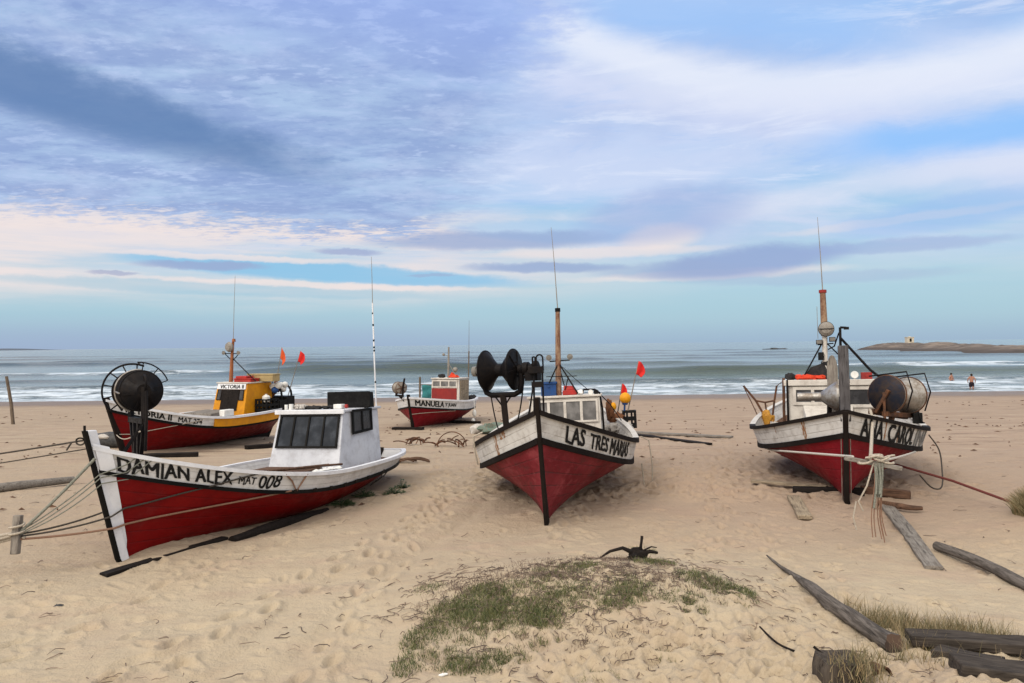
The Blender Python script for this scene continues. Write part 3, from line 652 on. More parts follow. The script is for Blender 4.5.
# ------------------------------------------------------------------ boats
NSTA = 49
class Boat:
    def __init__(s, key, label, mats, post_ext=.22, post_w=.05, post_d=.13, gun=(.035, .07, .055), group='red hulled fishing boats drawn up on the beach'):
        p = PD[key]; s.p = p
        def fm(p):
            t = max(p['y0'] - 12, 0); z0 = -.037 * (math.sqrt(t * t + 9) - 3)
            return Matrix.Translation((p['x0'], p['y0'], z0 + p['dz'])) @ Matrix.Rotation(p['yaw'], 4, 'Z') @ Matrix.Rotation(p['pitch'], 4, 'Y') @ Matrix.Rotation(p['roll'], 4, 'X')
        s.M = fm(PF[key]); s.D = s.M.inverted() @ fm(p)      # hull frame seen from the fittings' frame
        s.root = empty('fishing_boat', s.M, label, 'boat', group)
        s.sv = np.linspace(0, 1, NSTA); S = s.sv; tm = p['tm']
        b = np.where(S > tm, 1 - np.clip((S - tm) / (1 - tm), 0, 1) ** p['pf'], 1 - (1 - p['bs']) * np.clip((tm - S) / tm, 0, 1) ** p['pa']) * p['B']
        s.b = np.maximum(b, .02); tz = p['tz']
        s.zs = p['zm'] + np.where(S > tz, (p['zb'] - p['zm']) * (np.clip(S - tz, 0, 1) / (1 - tz)) ** 2, (p['zs'] - p['zm']) * (np.clip(tz - S, 0, 1) / tz) ** 2)
        s.h = p['hm'] + (p['hb'] - p['hm']) * S; s.vr = 1 - s.h / s.zs
        s.hullparts(mats, post_ext, post_w, post_d, gun)
    def pt(s, S, v, side, inset=0.0):
        p = s.p; bb = np.interp(S, s.sv, s.b); zz = np.interp(S, s.sv, s.zs); z = v * zz
        e = max(0, (S - .5) / .5) ** 1.5 if S > .5 else ((.5 - S) / .5) ** 2
        q = p['q'] + (p['qe'] - p['q']) * e
        vr = 1 - float(np.interp(S, s.sv, s.h)) / zz; fl = p['fl']
        y = max(bb * (fl + (1 - fl) * (v - vr) / (1 - vr) if v > vr else fl * (max(v, 1e-6) / vr) ** q) - inset, .0) * side; zn = z / p['zb']
        xb = p['L'] - p['rakeb'] * (1 - min(max(zn, 0), 1.2)); xs = p['rakes'] * (1 - min(max(z / p['zs'], 0), 1.2))
        return Vector((xs + (xb - xs) * S - (p['L'] - p['rakeb']), y, z))
    def stem(s, z, dx=0.0): return Vector((s.p['rakeb'] * z / s.p['zb'] + dx, 0, z))
    def hb(s, mb, *a, **k): o = mb.build(*a, **k); o.matrix_basis = s.D; return o
    def hullparts(s, mt, ext, pw, pd, gun):
        p = s.p; NV = 14; S = s.sv; r = s.root
        mb = MB()
        for side in (1, -1):
            rows = []; uvs = []
            for i, q in enumerate(S):
                rows.append([s.pt(q, s.vr[i] * (k / NV) ** 1.25, side) for k in range(NV + 1)]); uvs.append([(q * p['L'], k / NV) for k in range(NV + 1)])
            mb.grid(rows, 0, side < 0, uvs)
        tr = [s.pt(0, s.vr[0] * (k / NV) ** 1.25, 1) for k in range(NV + 1)]; tl = [Vector((q.x, -q.y, q.z)) for q in tr]
        mb.grid([tl, tr]); s.hull = s.hb(mb, 'hull', mt['hull'], r, angle=50)
        # bulwark: outer skin, inner skin, cap, down to the deck edge
        mb = MB(); th = .045
        for side in (1, -1):
            rows = []; uvs = []
            for i, q in enumerate(S):
                o_ = [s.pt(q, s.vr[i] + (1 - s.vr[i]) * k / 4, side) for k in range(5)]
                n_ = [s.pt(q, s.vr[i] + (1 - s.vr[i]) * k / 4, side, th) for k in range(4, -1, -1)]
                rows.append(o_ + n_); uvs.append([(q * p['L'], k / 4) for k in range(5)] + [(q * p['L'], k / 4 + 3) for k in range(4, -1, -1)])
            mb.grid(rows, 0, side < 0, uvs)
        mb2 = [s.pt(0, s.vr[0] + (1 - s.vr[0]) * k / 4, 1) for k in range(5)]
        mb.grid([[Vector((q.x, -q.y, q.z)) for q in mb2], mb2]); s.hb(mb, 'bulwark', mt['bulwark'], r, angle=50)
        # deck
        mb = MB(); L_ = []; R_ = []
        for i, q in enumerate(S):
            v = s.vr[i] + .03; a = s.pt(q, v, 1, .03); L_.append(a); R_.append(Vector((a.x, -a.y, a.z)))
        mb.grid([R_, [(a + b_) / 2 + Vector((0, 0, .03)) for a, b_ in zip(L_, R_)], L_]); s.hb(mb, 'deck', mt['deck'], r)
        def strip(name, vf, sec, mat, s0=0.0, s1=1.0, parent=None):
            mb = MB()
            for side in (1, -1):
                qs = np.linspace(s0, s1, NSTA); path = [s.pt(q, vf(q), side) for q in qs]; rows = []
                for i, a in enumerate(path):
                    d = path[min(i + 1, len(path) - 1)] - path[max(i - 1, 0)]; nrm = Vector((d.y, -d.x, 0)).normalized()
                    if nrm.y * side < 0: nrm = -nrm
                    rows.append([a + nrm * o_ + Vector((0, 0, u)) for o_, u in sec] + [a + nrm * sec[0][0] + Vector((0, 0, sec[0][1]))])
                mb.grid(rows); n = len(sec)
                mb.add(rows[0][:-1], [tuple(range(n))]); mb.add(rows[-1][:-1], [tuple(range(n))])
            if s0 == 0:
                a = s.pt(0, vf(0), 1); mb.box(a.x - sec[0][0], a.x + .02, -a.y, a.y, a.z + sec[0][1] + .003, a.z + sec[1][1] - .003)
            return s.hb(mb, name, mat, parent or r, angle=30)
        s.strip = strip
        vrf = lambda q: float(np.interp(q, S, s.vr))
        hw = mt.get('railh', .045)
        strip('rub_rail', vrf, [(.028, -hw), (.028, hw * .7), (-.02, hw * .7), (-.02, -hw)], mt['rail'])
        o_, i_, h_ = gun
        sec = [(o_, -h_ * .8), (o_, h_ * .35), (-i_, h_ * .35), (-i_, -h_ * .35)]; sa_ = .52 if 'gun_aft' in mt else 0.0
        strip('gunwale', lambda q: 1.0, sec, mt['gunwale'], sa_, 1.0)
        if sa_: strip('after_gunwale', lambda q: 1.0, [(a_, b_ * .6) for a_, b_ in sec], mt['gun_aft'], 0.0, sa_)
        # keel and sternpost
        mb = MB(); x1 = 0.0; x0 = p['rakes'] - (p['L'] - p['rakeb'])
        mb.box(x0, x1 + .0, -.05, .05, -.10, .03)
        st = [Vector((p['rakes'] * (1 - z / p['zs']) - (p['L'] - p['rakeb']) - .03, 0, z)) for z in np.linspace(-.1, p['zs'], 6)]
        for a, c in zip(st[:-1], st[1:]): mb.beam(a, c, .10, .12, up=(1, 0, 0))
        s.hb(mb, 'keel', mt['post'], r, bevel=.012)
        # stem post
        zt = p['zb'] + ext; mb = MB(); zz = list(np.linspace(-.12, zt, 12)); rows = []
        for z in zz:
            w_ = pw; c = s.stem(max(z, 0)); f = .03 if z > 0 else -.02
            d1, d2 = c.x + f, c.x - pd
            rows.append([Vector((d1, w_ * .7, z)), Vector((d1, -w_ * .7, z)), Vector((d2, -w_, z)), Vector((d2, w_, z)), Vector((d1, w_ * .7, z))])
        mb.grid(rows); mb.add(rows[0][:4], [(0, 1, 2, 3)]); mb.add(rows[-1][:4], [(3, 2, 1, 0)])
        s.post = s.hb(mb, 'stem_post', mt['stem'], r, bevel=.01, angle=30)
    def letters(s, text, s0, s1, v0, v1, name='name_lettering', mat='lettering_black', bold=.02, shear=0.0, side=1, off=.008, spacing=1.0, jitter=0.0):
        return lettering(text, lambda fx, fy: s.surf(s0 + (s1 - s0) * fx, v0 + (v1 - v0) * fy, side, off), name, MAT[mat], s.root, bold, shear, spacing, jitter)
    def surf(s, q, vf, side, off):
        vr = float(np.interp(q, s.sv, s.vr)); f = lambda a, b_: s.pt(a, vr + (1 - vr) * b_, side)
        a = f(q, vf); n = (f(q + .004, vf) - a).cross(f(q, vf + .05) - a).normalized()
        if n.y * side < 0: n = -n
        return s.D @ (a + n * off)
    def at(s, name, build, label, cat, origin, mats, group=None, **kw):
        """a separate thing lying on the boat: built in boat coordinates, its own top-level object"""
        mb = MB(); build(mb); o = mb.build(name, mats, matrix=s.M, origin=origin, **kw)
        return tag(o, label, cat, group)
def text_mesh(text, bold, shear, spacing):
    cu = bpy.data.curves.new('t', 'FONT'); cu.body = text; cu.size = 1; cu.offset = bold; cu.shear = shear; cu.space_character = spacing; cu.resolution_u = 3
    o = bpy.data.objects.new('t', cu); COL.objects.link(o); bpy.context.view_layer.update()
    me = bpy.data.meshes.new_from_object(o.evaluated_get(bpy.context.evaluated_depsgraph_get()))
    bpy.data.objects.remove(o); bpy.data.curves.remove(cu)
    return me
def lettering(text, fmap, name, mat, parent, bold=.02, shear=0.0, spacing=1.0, jitter=0.0):
    me = text_mesh(text, .0, shear, spacing)
    bm = bmesh.new(); bm.from_mesh(me)
    for k, (ox, oy) in enumerate(((-1, -.5), (1, -.5), (-1, .5), (1, .5))):   # brush width: overlaid strokes
        n0 = len(bm.verts); bm.from_mesh(me); bm.verts.ensure_lookup_table()
        for v in bm.verts[n0:]: v.co.x += ox * bold * 1.15; v.co.y += oy * bold * 1.15; v.co.z += .1 * (k + 1)
    bmesh.ops.subdivide_edges(bm, edges=[e for e in bm.edges if e.calc_length() > .18], cuts=3, use_grid_fill=False)
    bmesh.ops.triangulate(bm, faces=bm.faces)
    xs = [v.co.x for v in bm.verts]; ys = [v.co.y for v in bm.verts]; x0, x1, y0, y1 = min(xs), max(xs), min(ys), max(ys)
    for v in bm.verts:
        j = jitter * mnoise.noise(Vector((v.co.x * 1.9, v.co.y * 1.9, 3.3))); j2 = jitter * mnoise.noise(Vector((v.co.x * 1.1, .2, 8.8)))
        lift = v.co.z
        v.co = fmap((v.co.x - x0) / (x1 - x0) + j * .03, (v.co.y - y0) / (y1 - y0) + j * .4 + j2 * .5)
        v.co += Vector((lift * .004, lift * .004, 0))
    bm.to_mesh(me); bm.free(); me.materials.clear(); me.materials.append(mat)
    o = bpy.data.objects.new(name, me); COL.objects.link(o); o.parent = parent
    return o
def lerp4(q, u, v): return Vector(q[0]).lerp(Vector(q[1]), u).lerp(Vector(q[3]).lerp(Vector(q[2]), u), v)   # q: TL TR BR BL
def window(quad, nrm, cols, fw, parent, frame_mat, glass_mat, name='window', dep=.025, mull=None):
    """one window: frame bars and mullions (slot 0) round the panes (slot 1)"""
    nrm = Vector(nrm).normalized(); W = (Vector(quad[1]) - Vector(quad[0])).length; Hh = (Vector(quad[3]) - Vector(quad[0])).length
    mb = MB(); fu, fv = fw / W, fw / Hh; mw = (mull or fw) / W / 2
    def bar(u0, u1, v0, v1, d0=.003, d1=dep, mi=0):
        c = [lerp4(quad, u, v) for u, v in ((u0, v1), (u1, v1), (u1, v0), (u0, v0))]
        mb.hexa([a + nrm * d0 for a in c] + [a + nrm * d1 for a in c], mi)
    bar(0, 1, 0, fv); bar(0, 1, 1 - fv, 1); bar(0, fu, fv, 1 - fv); bar(1 - fu, 1, fv, 1 - fv)
    ed = [fu] + [k / cols for k in range(1, cols)] + [1 - fu]
    for k in range(1, cols): bar(k / cols - mw, k / cols + mw, fv, 1 - fv, .003, dep * .9)
    for k in range(cols):
        a = ed[k] + (mw if k else 0); b_ = ed[k + 1] - (mw if k < cols - 1 else 0)
        bar(a, b_, fv, 1 - fv, .001 + .0005 * k, .010 + .0005 * k, 1)
    return mb.build(name, [MAT[frame_mat], MAT[glass_mat]], parent, angle=20)
def cabin(B, x0, x0t, xa, hb, ht, yc, z0, z1, mat, roofmat, over=.06, rth=.045):
    c = [(xa, yc - hb, z0), (x0, yc - hb, z0), (x0, yc + hb, z0), (xa, yc + hb, z0), (xa, yc - ht, z1), (x0t, yc - ht, z1), (x0t, yc + ht, z1), (xa, yc + ht, z1)]
    mb = MB(); mb.hexa(c); o = mb.build('cabin', MAT[mat], B.root, bevel=.015)
    mb = MB(); mb.box(xa - over, x0t + over, yc - ht - over * .7, yc + ht + over * .7, z1 + .002, z1 + rth); mb.build('roof', MAT[roofmat], o, bevel=.01)
    return o
def reel(B, c, ax, L, R, mat, mat2, waist=.07, dome=.05, hub=.07, hublen=.14, hubmat=None):
    """hourglass net drum: two cone-backed flanges on one shaft"""
    ax = Vector(ax).normalized(); a = L / 2
    prof = [(-a - dome, .03), (-a - dome, hub), (-a - dome * .4, R * .62), (-a, R * .97), (-a + .012, R), (-a + .03, R), (-a + .05, R * .9), (-a * .18, waist + .01), (a * .18, waist + .01),
            (a - .05, R * .9), (a - .03, R), (a - .012, R), (a, R * .97), (a + dome * .4, R * .62), (a + dome, hub), (a + dome, .03)]
    mb = MB(); mb.lathe(c, ax, prof, 40); o = mb.build('net_drum', MAT[mat], B.root, angle=28)
    mb = MB()
    for sg in (-1, 1):
        cc = Vector(c) + ax * sg * (a - .02); u, v = frame_from(ax)
        mb.tube([cc + (u * math.cos(t) + v * math.sin(t)) * (R + .004) for t in np.linspace(0, 2 * math.pi, 40, endpoint=False)], .013, 6, closed=True)
    mb.build('drum_rim', MAT[mat2], o)
    u, v = frame_from(ax)          # ribs and bolts on the two outer faces
    for sg in (-1, 1):
        mb = MB()
        for k in range(6):
            t = k * math.pi / 3 + .2; dv = u * math.cos(t) + v * math.sin(t); e = Vector(c) + ax * sg * a
            mb.beam(e + ax * sg * (dome + .004) + dv * hub * .2, e + ax * sg * (dome * .42 + .006) + dv * R * .62, .028, .018, up=ax); mb.beam(e + ax * sg * (dome * .42 + .006) + dv * R * .60, e + ax * sg * .006 + dv * R * .95, .028, .018, up=ax)
            d2 = u * math.cos(t + .5) + v * math.sin(t + .5); mb.lathe(e + ax * sg * (dome * .7) + d2 * R * .35, ax * sg, [(0, 0), (0, .014), (.02, .014), (.02, 0)], 6)
        mb.build('drum_rib', MAT[mat2], o)
    mb = MB(); mb.lathe(Vector(c) - ax * (a + dome), -ax, [(0, .0), (0, hub * .9), (hublen * .3, hub * .9), (hublen * .34, hub * .7), (hublen * .6, hub * .7), (hublen * .62, hub * .85), (hublen, hub * .8), (hublen, 0)], 18)
    mb.build('drum_hub', MAT[hubmat or mat2], o, angle=25)
    return o
def flag_on(B, name_pts, flagmat, label, origin, group='flagged marker poles on the boats', poler=.014, size=.30, droop=.2, polemat='wood_greyz', lean=(0, 1, 0)):
    """a marker pole with a small cloth flag"""
    p, q = Vector(name_pts[0]), Vector(name_pts[1])
    root = empty('marker_flag', B.M @ Matrix.Translation(p), label, 'flag', group)
    mb = MB(); mb.tube([(0, 0, 0), (q - p) * .5 + Vector((0, .006, 0)), q - p], [poler, poler * .85, poler * .6], 8); mb.build('pole', MAT[polemat], root)
    d = (q - p).normalized(); side = Vector(lean); mb = MB(); n = 8; rows = []
    top = q - p
    for i in range(n + 1):
        t = i / n; row = []
        for j in range(n + 1):
            v = j / n; wdt = size * (1 - .75 * abs(v - .55) ** 1.3 * 1.4) * .62
            pos = top - d * (size * 1.05 * v + .01) + side * (wdt * t) + Vector((0, 0, -droop * size * t * t * 1.4)) + Vector((.05 * math.sin(t * 5 + v * 2.2), 0, .012 * math.sin(v * 7))) * (size / .3) * t
            row.append(pos)
        rows.append(row)
    mb.grid(rows); o = mb.build('flag_cloth', MAT[flagmat], root, angle=180)
    sm = o.modifiers.new('thick', 'SOLIDIFY'); sm.thickness = .004
    return root
def spot(B, parent, c, d, r=.055):
    d = Vector(d).normalized(); mb = MB(); mb.lathe(Vector(c) - d * r * 1.1, d, [(0, 0), (0, r * .4), (r * .5, r * .8), (r * 1.1, r), (r * 1.25, r * 1.03), (r * 1.25, r * .9)], 18)
    mb.lathe(Vector(c) - d * r * 1.1, d, [(r * 1.2, r * .9), (r * 1.3, r * .5), (r * 1.33, 0)], 18, 1)
    return mb.build('spotlight', [MAT['radar_grey'], MAT['lens']], parent, angle=30)
def net_heap(mb, c, r, n=5, sq=(1, 1, .5), jit=.25, sd=1):
    rg = random.Random(sd)
    for i in range(n):
        a = rg.uniform(0, 6.28); q = rg.uniform(0, .6) * r
        mb.ball((c[0] + math.cos(a) * q * sq[0], c[1] + math.sin(a) * q * sq[1], c[2] + r * sq[2] * rg.uniform(.35, .8)), r * rg.uniform(.45, .7), 14, 0, sq, jit)
def crate(mb, x0, x1, y0, y1, z0, z1, t=.02, slots=3):
    """open fish crate with slotted sides"""
    mb.box(x0, x1, y0, y1, z0, z0 + t)
    zs = np.linspace(z0 + t, z1, slots * 2)
    for k in range(slots):
        a, b_ = zs[2 * k], zs[min(2 * k + 1, len(zs) - 1)]
        if k == slots - 1: a = z1 - .045; b_ = z1
        mb.box(x0, x1, y0, y0 + t, a, b_); mb.box(x0, x1, y1 - t, y1, a, b_); mb.box(x0, x0 + t, y0 + t, y1 - t, a, b_); mb.box(x1 - t, x1, y0 + t, y1 - t, a, b_)
    for (a, b_) in ((x0, y0), (x1 - .04, y0), (x0, y1 - .04), (x1 - .04, y1 - .04)): mb.box(a - .002, a + .042, b_ - .002, b_ + .042, z0 + t * .5, z1 + .002)
    for f in (.33, .66):
        xx = x0 + (x1 - x0) * f; mb.box(xx - .02, xx + .02, y0 - .003, y0 + t * .8, z0 + .01, z1 - .003); mb.box(xx - .02, xx + .02, y1 - t * .8, y1 + .003, z0 + .01, z1 - .003)
        yy = y0 + (y1 - y0) * f; mb.box(x1 - t * .8, x1 + .003, yy - .02, yy + .02, z0 + .01, z1 - .003)
def jug(mb, c, r, h, mi=0):
    mb.lathe((c[0], c[1], c[2]), (0, 0, 1), [(0, 0), (0, r * .9), (r * .15, r), (h * .68, r), (h * .84, r * .6), (h * .88, r * .3), (h, r * .3), (h, 0)], 16, mi)

WH = {'deck': MAT['wood_brown'], 'rail': MAT['black_paint'], 'post': MAT['tar_wood'], 'stem': MAT['tar_wood']}
PF = {   # frames the fittings were measured in
    'DA': {'x0': -4.6543, 'y0': 9.0862, 'dz': -0.0140, 'yaw': -1.8499, 'pitch': -0.0348, 'roll': 0.0263, 'L': 7.3391, 'rakeb': 0.2986, 'rakes': 0.7035, 'B': 1.2523, 'zb': 1.3889, 'zm': 0.7150, 'zs': 0.6652, 'tm': 0.4213, 'pf': 2.0681, 'pa': 2.6440, 'q': 0.5412, 'qe': 0.8778, 'hb': 0.2720, 'hm': 0.2592, 'bs': 0.3914, 'tz': 0.4813},
    'LTM': {'x0': 0.4482, 'y0': 10.6245, 'dz': -0.0095, 'yaw': -1.7016, 'pitch': -0.0494, 'roll': 0.0412, 'L': 6.8417, 'rakeb': 0.4909, 'rakes': 0.6477, 'B': 1.4745, 'zb': 1.6202, 'zm': 0.8631, 'zs': 1.1848, 'tm': 0.4827, 'pf': 2.4091, 'pa': 2.6540, 'q': 0.5075, 'qe': 0.8640, 'hb': 0.3627, 'hm': 0.1821, 'bs': 0.2543, 'tz': 0.4133},
    'ANA': {'x0': 5.2421, 'y0': 12.0212, 'dz': -0.0094, 'yaw': -1.9359, 'pitch': -0.0619, 'roll': 0.0195, 'L': 7.4953, 'rakeb': 0.3825, 'rakes': 0.7003, 'B': 1.6480, 'zb': 1.4494, 'zm': 0.9525, 'zs': 1.1531, 'tm': 0.4813, 'pf': 2.2583, 'pa': 2.6199, 'q': 0.4916, 'qe': 0.7763, 'hb': 0.3459, 'hm': 0.2700, 'bs': 0.2520, 'tz': 0.3879},
    'VIC': {'x0': -9.9150, 'y0': 19.4658, 'dz': -0.0348, 'yaw': -1.9205, 'pitch': -0.0026, 'roll': -0.0001, 'L': 6.8457, 'rakeb': 0.5456, 'rakes': 0.5786, 'B': 1.2888, 'zb': 1.5075, 'zm': 0.8349, 'zs': 0.8775, 'tm': 0.4413, 'pf': 2.0735, 'pa': 2.5404, 'q': 0.5105, 'qe': 0.9068, 'hb': 0.2566, 'hm': 0.3386, 'bs': 0.2485, 'tz': 0.5219},
    'MAN': {'x0': -3.6220, 'y0': 27.3568, 'dz': -0.0222, 'yaw': -1.7919, 'pitch': -0.0206, 'roll': -0.0048, 'L': 7.2952, 'rakeb': 0.3898, 'rakes': 0.5952, 'B': 1.3795, 'zb': 1.2104, 'zm': 0.9161, 'zs': 0.8435, 'tm': 0.5001, 'pf': 2.3731, 'pa': 2.4891, 'q': 0.5202, 'qe': 0.9131, 'hb': 0.3385, 'hm': 0.3805, 'bs': 0.3043, 'tz': 0.4204},
}
PD = {
    'DA': {'x0': -4.7039, 'y0': 9.1585, 'dz': -0.0193, 'yaw': -1.8899, 'pitch': -0.0226, 'roll': 0.0324, 'L': 7.0083, 'rakeb': 0.4047, 'rakes': 0.7131, 'B': 1.2412, 'zb': 1.4346, 'zm': 0.6961, 'zs': 0.6369, 'tm': 0.4459, 'pf': 1.9630, 'pa': 2.3496, 'q': 0.3491, 'qe': 0.9497, 'hb': 0.2910, 'hm': 0.1806, 'bs': 0.3857, 'tz': 0.4787, 'fl': 0.9307},
    'LTM': {'x0': 0.4527, 'y0': 10.6757, 'dz': -0.0045, 'yaw': -1.6885, 'pitch': 0.0221, 'roll': 0.0356, 'L': 7.2683, 'rakeb': 0.5065, 'rakes': 0.5762, 'B': 1.4277, 'zb': 1.6717, 'zm': 0.7340, 'zs': 1.1656, 'tm': 0.4859, 'pf': 2.3418, 'pa': 2.5855, 'q': 0.7200, 'qe': 0.6800, 'hb': 0.3954, 'hm': 0.2947, 'bs': 0.2494, 'tz': 0.4339, 'fl': 0.9285},
    'ANA': {'x0': 5.2293, 'y0': 12.0119, 'dz': -0.0069, 'yaw': -1.9295, 'pitch': 0.0239, 'roll': 0.0179, 'L': 7.9449, 'rakeb': 0.3716, 'rakes': 0.5746, 'B': 1.6041, 'zb': 1.4986, 'zm': 0.7823, 'zs': 1.1594, 'tm': 0.4814, 'pf': 2.3879, 'pa': 2.6000, 'q': 0.7200, 'qe': 0.6800, 'hb': 0.3763, 'hm': 0.3128, 'bs': 0.2500, 'tz': 0.4479, 'fl': 0.9148},
    'VIC': {'x0': -9.9253, 'y0': 19.4864, 'dz': -0.0367, 'yaw': -1.9177, 'pitch': -0.0040, 'roll': 0.0093, 'L': 6.8645, 'rakeb': 0.5377, 'rakes': 0.5982, 'B': 1.2669, 'zb': 1.5081, 'zm': 0.8281, 'zs': 0.8880, 'tm': 0.4525, 'pf': 2.0684, 'pa': 2.4413, 'q': 0.5000, 'qe': 0.9000, 'hb': 0.2613, 'hm': 0.3029, 'bs': 0.2567, 'tz': 0.5307, 'fl': 0.9371},
    'MAN': {'x0': -3.6079, 'y0': 27.5240, 'dz': -0.0225, 'yaw': -1.7860, 'pitch': -0.0229, 'roll': 0.0128, 'L': 7.2125, 'rakeb': 0.4337, 'rakes': 0.6261, 'B': 1.3305, 'zb': 1.2004, 'zm': 0.9069, 'zs': 0.8612, 'tm': 0.5553, 'pf': 2.4133, 'pa': 2.1120, 'q': 0.5000, 'qe': 0.9000, 'hb': 0.3463, 'hm': 0.3550, 'bs': 0.3435, 'tz': 0.4376, 'fl': 0.9380},
}
# ================= boat 1: front left, white wheelhouse, big black net drum
p = PD['DA']; KEY = 'DA'
B1 = Boat(KEY, 'red boat with a plain white wheelhouse and white gunwale, nearest the left side', dict(WH, hull=MAT['red_deep'], bulwark=MAT['white_board'], gunwale=MAT['white_clean'], stem=MAT['white_clean'], railh=.03), post_ext=.19, post_w=.045, post_d=.10, gun=(.03, .055, .045))
mb = MB(); rows = []
for z in np.linspace(-.06, p['zb'] + .19, 14):
    c = B1.stem(max(z, 0)).x + .03 - (.06 if z < 0 else 0); ww = .031
    rows.append([Vector((c + .028, .016, z)), Vector((c + .028, -.016, z)), Vector((c - .006, -ww - .010, z)), Vector((c - .006, ww + .010, z)), Vector((c + .028, .016, z))])
mb.grid(rows); mb.add(rows[0][:4], [(0, 1, 2, 3)]); mb.add(rows[-1][:4], [(3, 2, 1, 0)])
mb.tube([(p['rakeb'] * 1.13 + .03, 0, p['zb'] + .16), (p['rakeb'] * 1.13 + .03, 0, p['zb'] + .25)], .014, 8)
mb.build('stem_band', MAT['black_paint'], B1.post)
for sd in (1, -1):      # white painted boards following the stem down both sides
    mb = MB(); rows = []
    for k in range(15):
        v = .06 + .97 * k / 14; rows.append([B1.D @ (B1.pt(1 - .0215 * u * (1 if k > 1 else .55 + .3 * k), v, sd) + Vector((0, (.012 + .022 * (abs(k - 12) < 1.5)) * sd, 0))) for u in (0, .25, .5, .75, 1)])
    mb.grid(rows); mb.build('stem_board', MAT['white_clean'], B1.root)
B1.letters('DAMIAN ALEX', .974, .799, .17, .82, shear=.16, bold=.030, jitter=.35, spacing=1.05)
B1.letters('MAT', .790, .753, .30, .70, 'registration_lettering', shear=.22, bold=.018, jitter=.35)
B1.letters('008', .749, .698, .18, .85, 'registration_lettering', shear=.22, bold=.018, jitter=.35)
cb = cabin(B1, -3.95, -4.28, -5.62, .69, .62, .0, .45, 1.57, 'cabin_white', 'cabin_white')
mb = MB(); mb.box(-4.26, -4.21, -.67, .67, 1.545, 1.62); mb.build('roof_edge', MAT['white_clean'], cb, bevel=.008)
fq = [(-4.262, -.56, 1.535), (-4.262, .585, 1.535), (-4.095, .60, .975), (-4.095, -.585, .975)]
window(fq, (.96, 0, .28), 4, .032, cb, 'black_paint', 'glass_dark', 'windscreen', .03)
window([(-4.52, .648, 1.60), (-5.26, .648, 1.60), (-5.26, .664, 1.20), (-4.50, .667, 1.17)], (0, 1, .05), 2, .045, cb, 'black_paint', 'glass_smoke', 'window', .03)
mb = MB(); mb.tube([(-5.62, .60, 1.2), (-5.56, .60, 2.4), (-5.50, .61, 3.55)], .014, 8)
mb.tube([(-5.50, .61, 3.55), (-5.49, .615, 4.0), (-5.47, .62, 4.42)], [.008, .006, .004], 6, 1)
for z in (2.05, 2.64, 2.70, 2.83, 3.12, 3.34): mb.lathe((-5.5 - .12 * (3.55 - z) / 2.35, .605, z), (0, 0, 1), [(0, .012), (0, .0165), (.035, .0165), (.035, .012)], 8, 2)
mb.build('antenna', [MAT['white_clean'], MAT['radar_grey'], MAT['black_paint']], cb)
mb = MB(); mb.box(-3.72, -2.85, -.48, .48, .45, .66); mb.box(-3.75, -2.82, -.52, .52, .66, .70); mb.build('hatch', MAT['wood_brown'], B1.root, bevel=.008)
c = Vector((-.72, -.42, 2.05)); ax = Vector((.60, .80, 0)).normalized()
dr = reel(B1, c, ax, .52, .25, 'black_metal', 'black_metal', .17, .14, .085, .13, 'black_metal')
mb = MB(); f = Vector((ax.y, -ax.x, 0)); 
for sg in (-1, 1):
    e = c + ax * sg * .40
    mb.beam(e + Vector((0, 0, .05)), e + Vector((0, 0, -.42)), .06, .05); mb.beam(e + Vector((0, 0, -.40)) + ax * sg * .0, c + ax * sg * .08 + Vector((0, 0, -1.08)), .045, .045)
mb.beam(c + ax * .43 + Vector((0, 0, -.38)), c - ax * .43 + Vector((0, 0, -.38)), .07, .07)
mb.beam(c + ax * .15 + Vector((0, 0, -.36)), c + ax * .12 + Vector((0, 0, -1.1)), .07, .07); mb.beam(c - ax * .15 + Vector((0, 0, -.36)), c - ax * .05 + Vector((0, 0, -1.1)), .06, .06)
mb.beam(c + f * .35 + ax * .2 + Vector((0, 0, -1.0)), c + ax * .34 + Vector((0, 0, -.42)), .04, .04)
mb.tube([c + ax * .42 + Vector((0, 0, .12))] + arc(c + ax * .42 + Vector((0, 0, .10)), ax, (0, 0, 1), .10, 1.5, -1.5, 10) + [c + ax * .46 + Vector((0, 0, -.5))], .016, 8)
mb.tube([c + ax * .52 + Vector((0, 0, 0)), c + ax * .54 + Vector((0, 0, -.3)), c + ax * .46 + Vector((0, 0, -.75))], .018, 8)
mb.build('drum_frame', MAT['black_metal'], dr, bevel=.006)
mb = MB(); up = Vector((0, 0, 1)); cc = c - ax * .33
h1 = arc(cc, f, up, .36, -.75, 2.0, 22); mb.tube(h1, .013, 8)
cc2 = c - ax * .20; 
for i in range(0, 23, 4): mb.tube([h1[i], cc + (h1[i] - cc) * .62 + ax * .1], .009, 6)
h2 = arc(c + ax * .10, -f, up, .37, .35, 1.6, 14); mb.tube(h2, .009, 6)
for i in (0, 6, 12): mb.tube([h2[i], c + ax * .10 + (h2[i] - c - ax * .10) * .68], .007, 6)
mb.tube([h1[-2], h2[-1]], .009, 6)
mb.build('drum_guard', MAT['black_metal'], dr)
mb = MB(); mb.tube(arc(c + ax * .06, f, up, .275, -1.2, 1.75, 24), .012, 8); mb.tube([c + ax * .06 + f * .275, c + ax * .30 + f * .27 + up * -.02], .011, 8)
mb.build('drum_hoop', MAT['bare_metal'], dr)
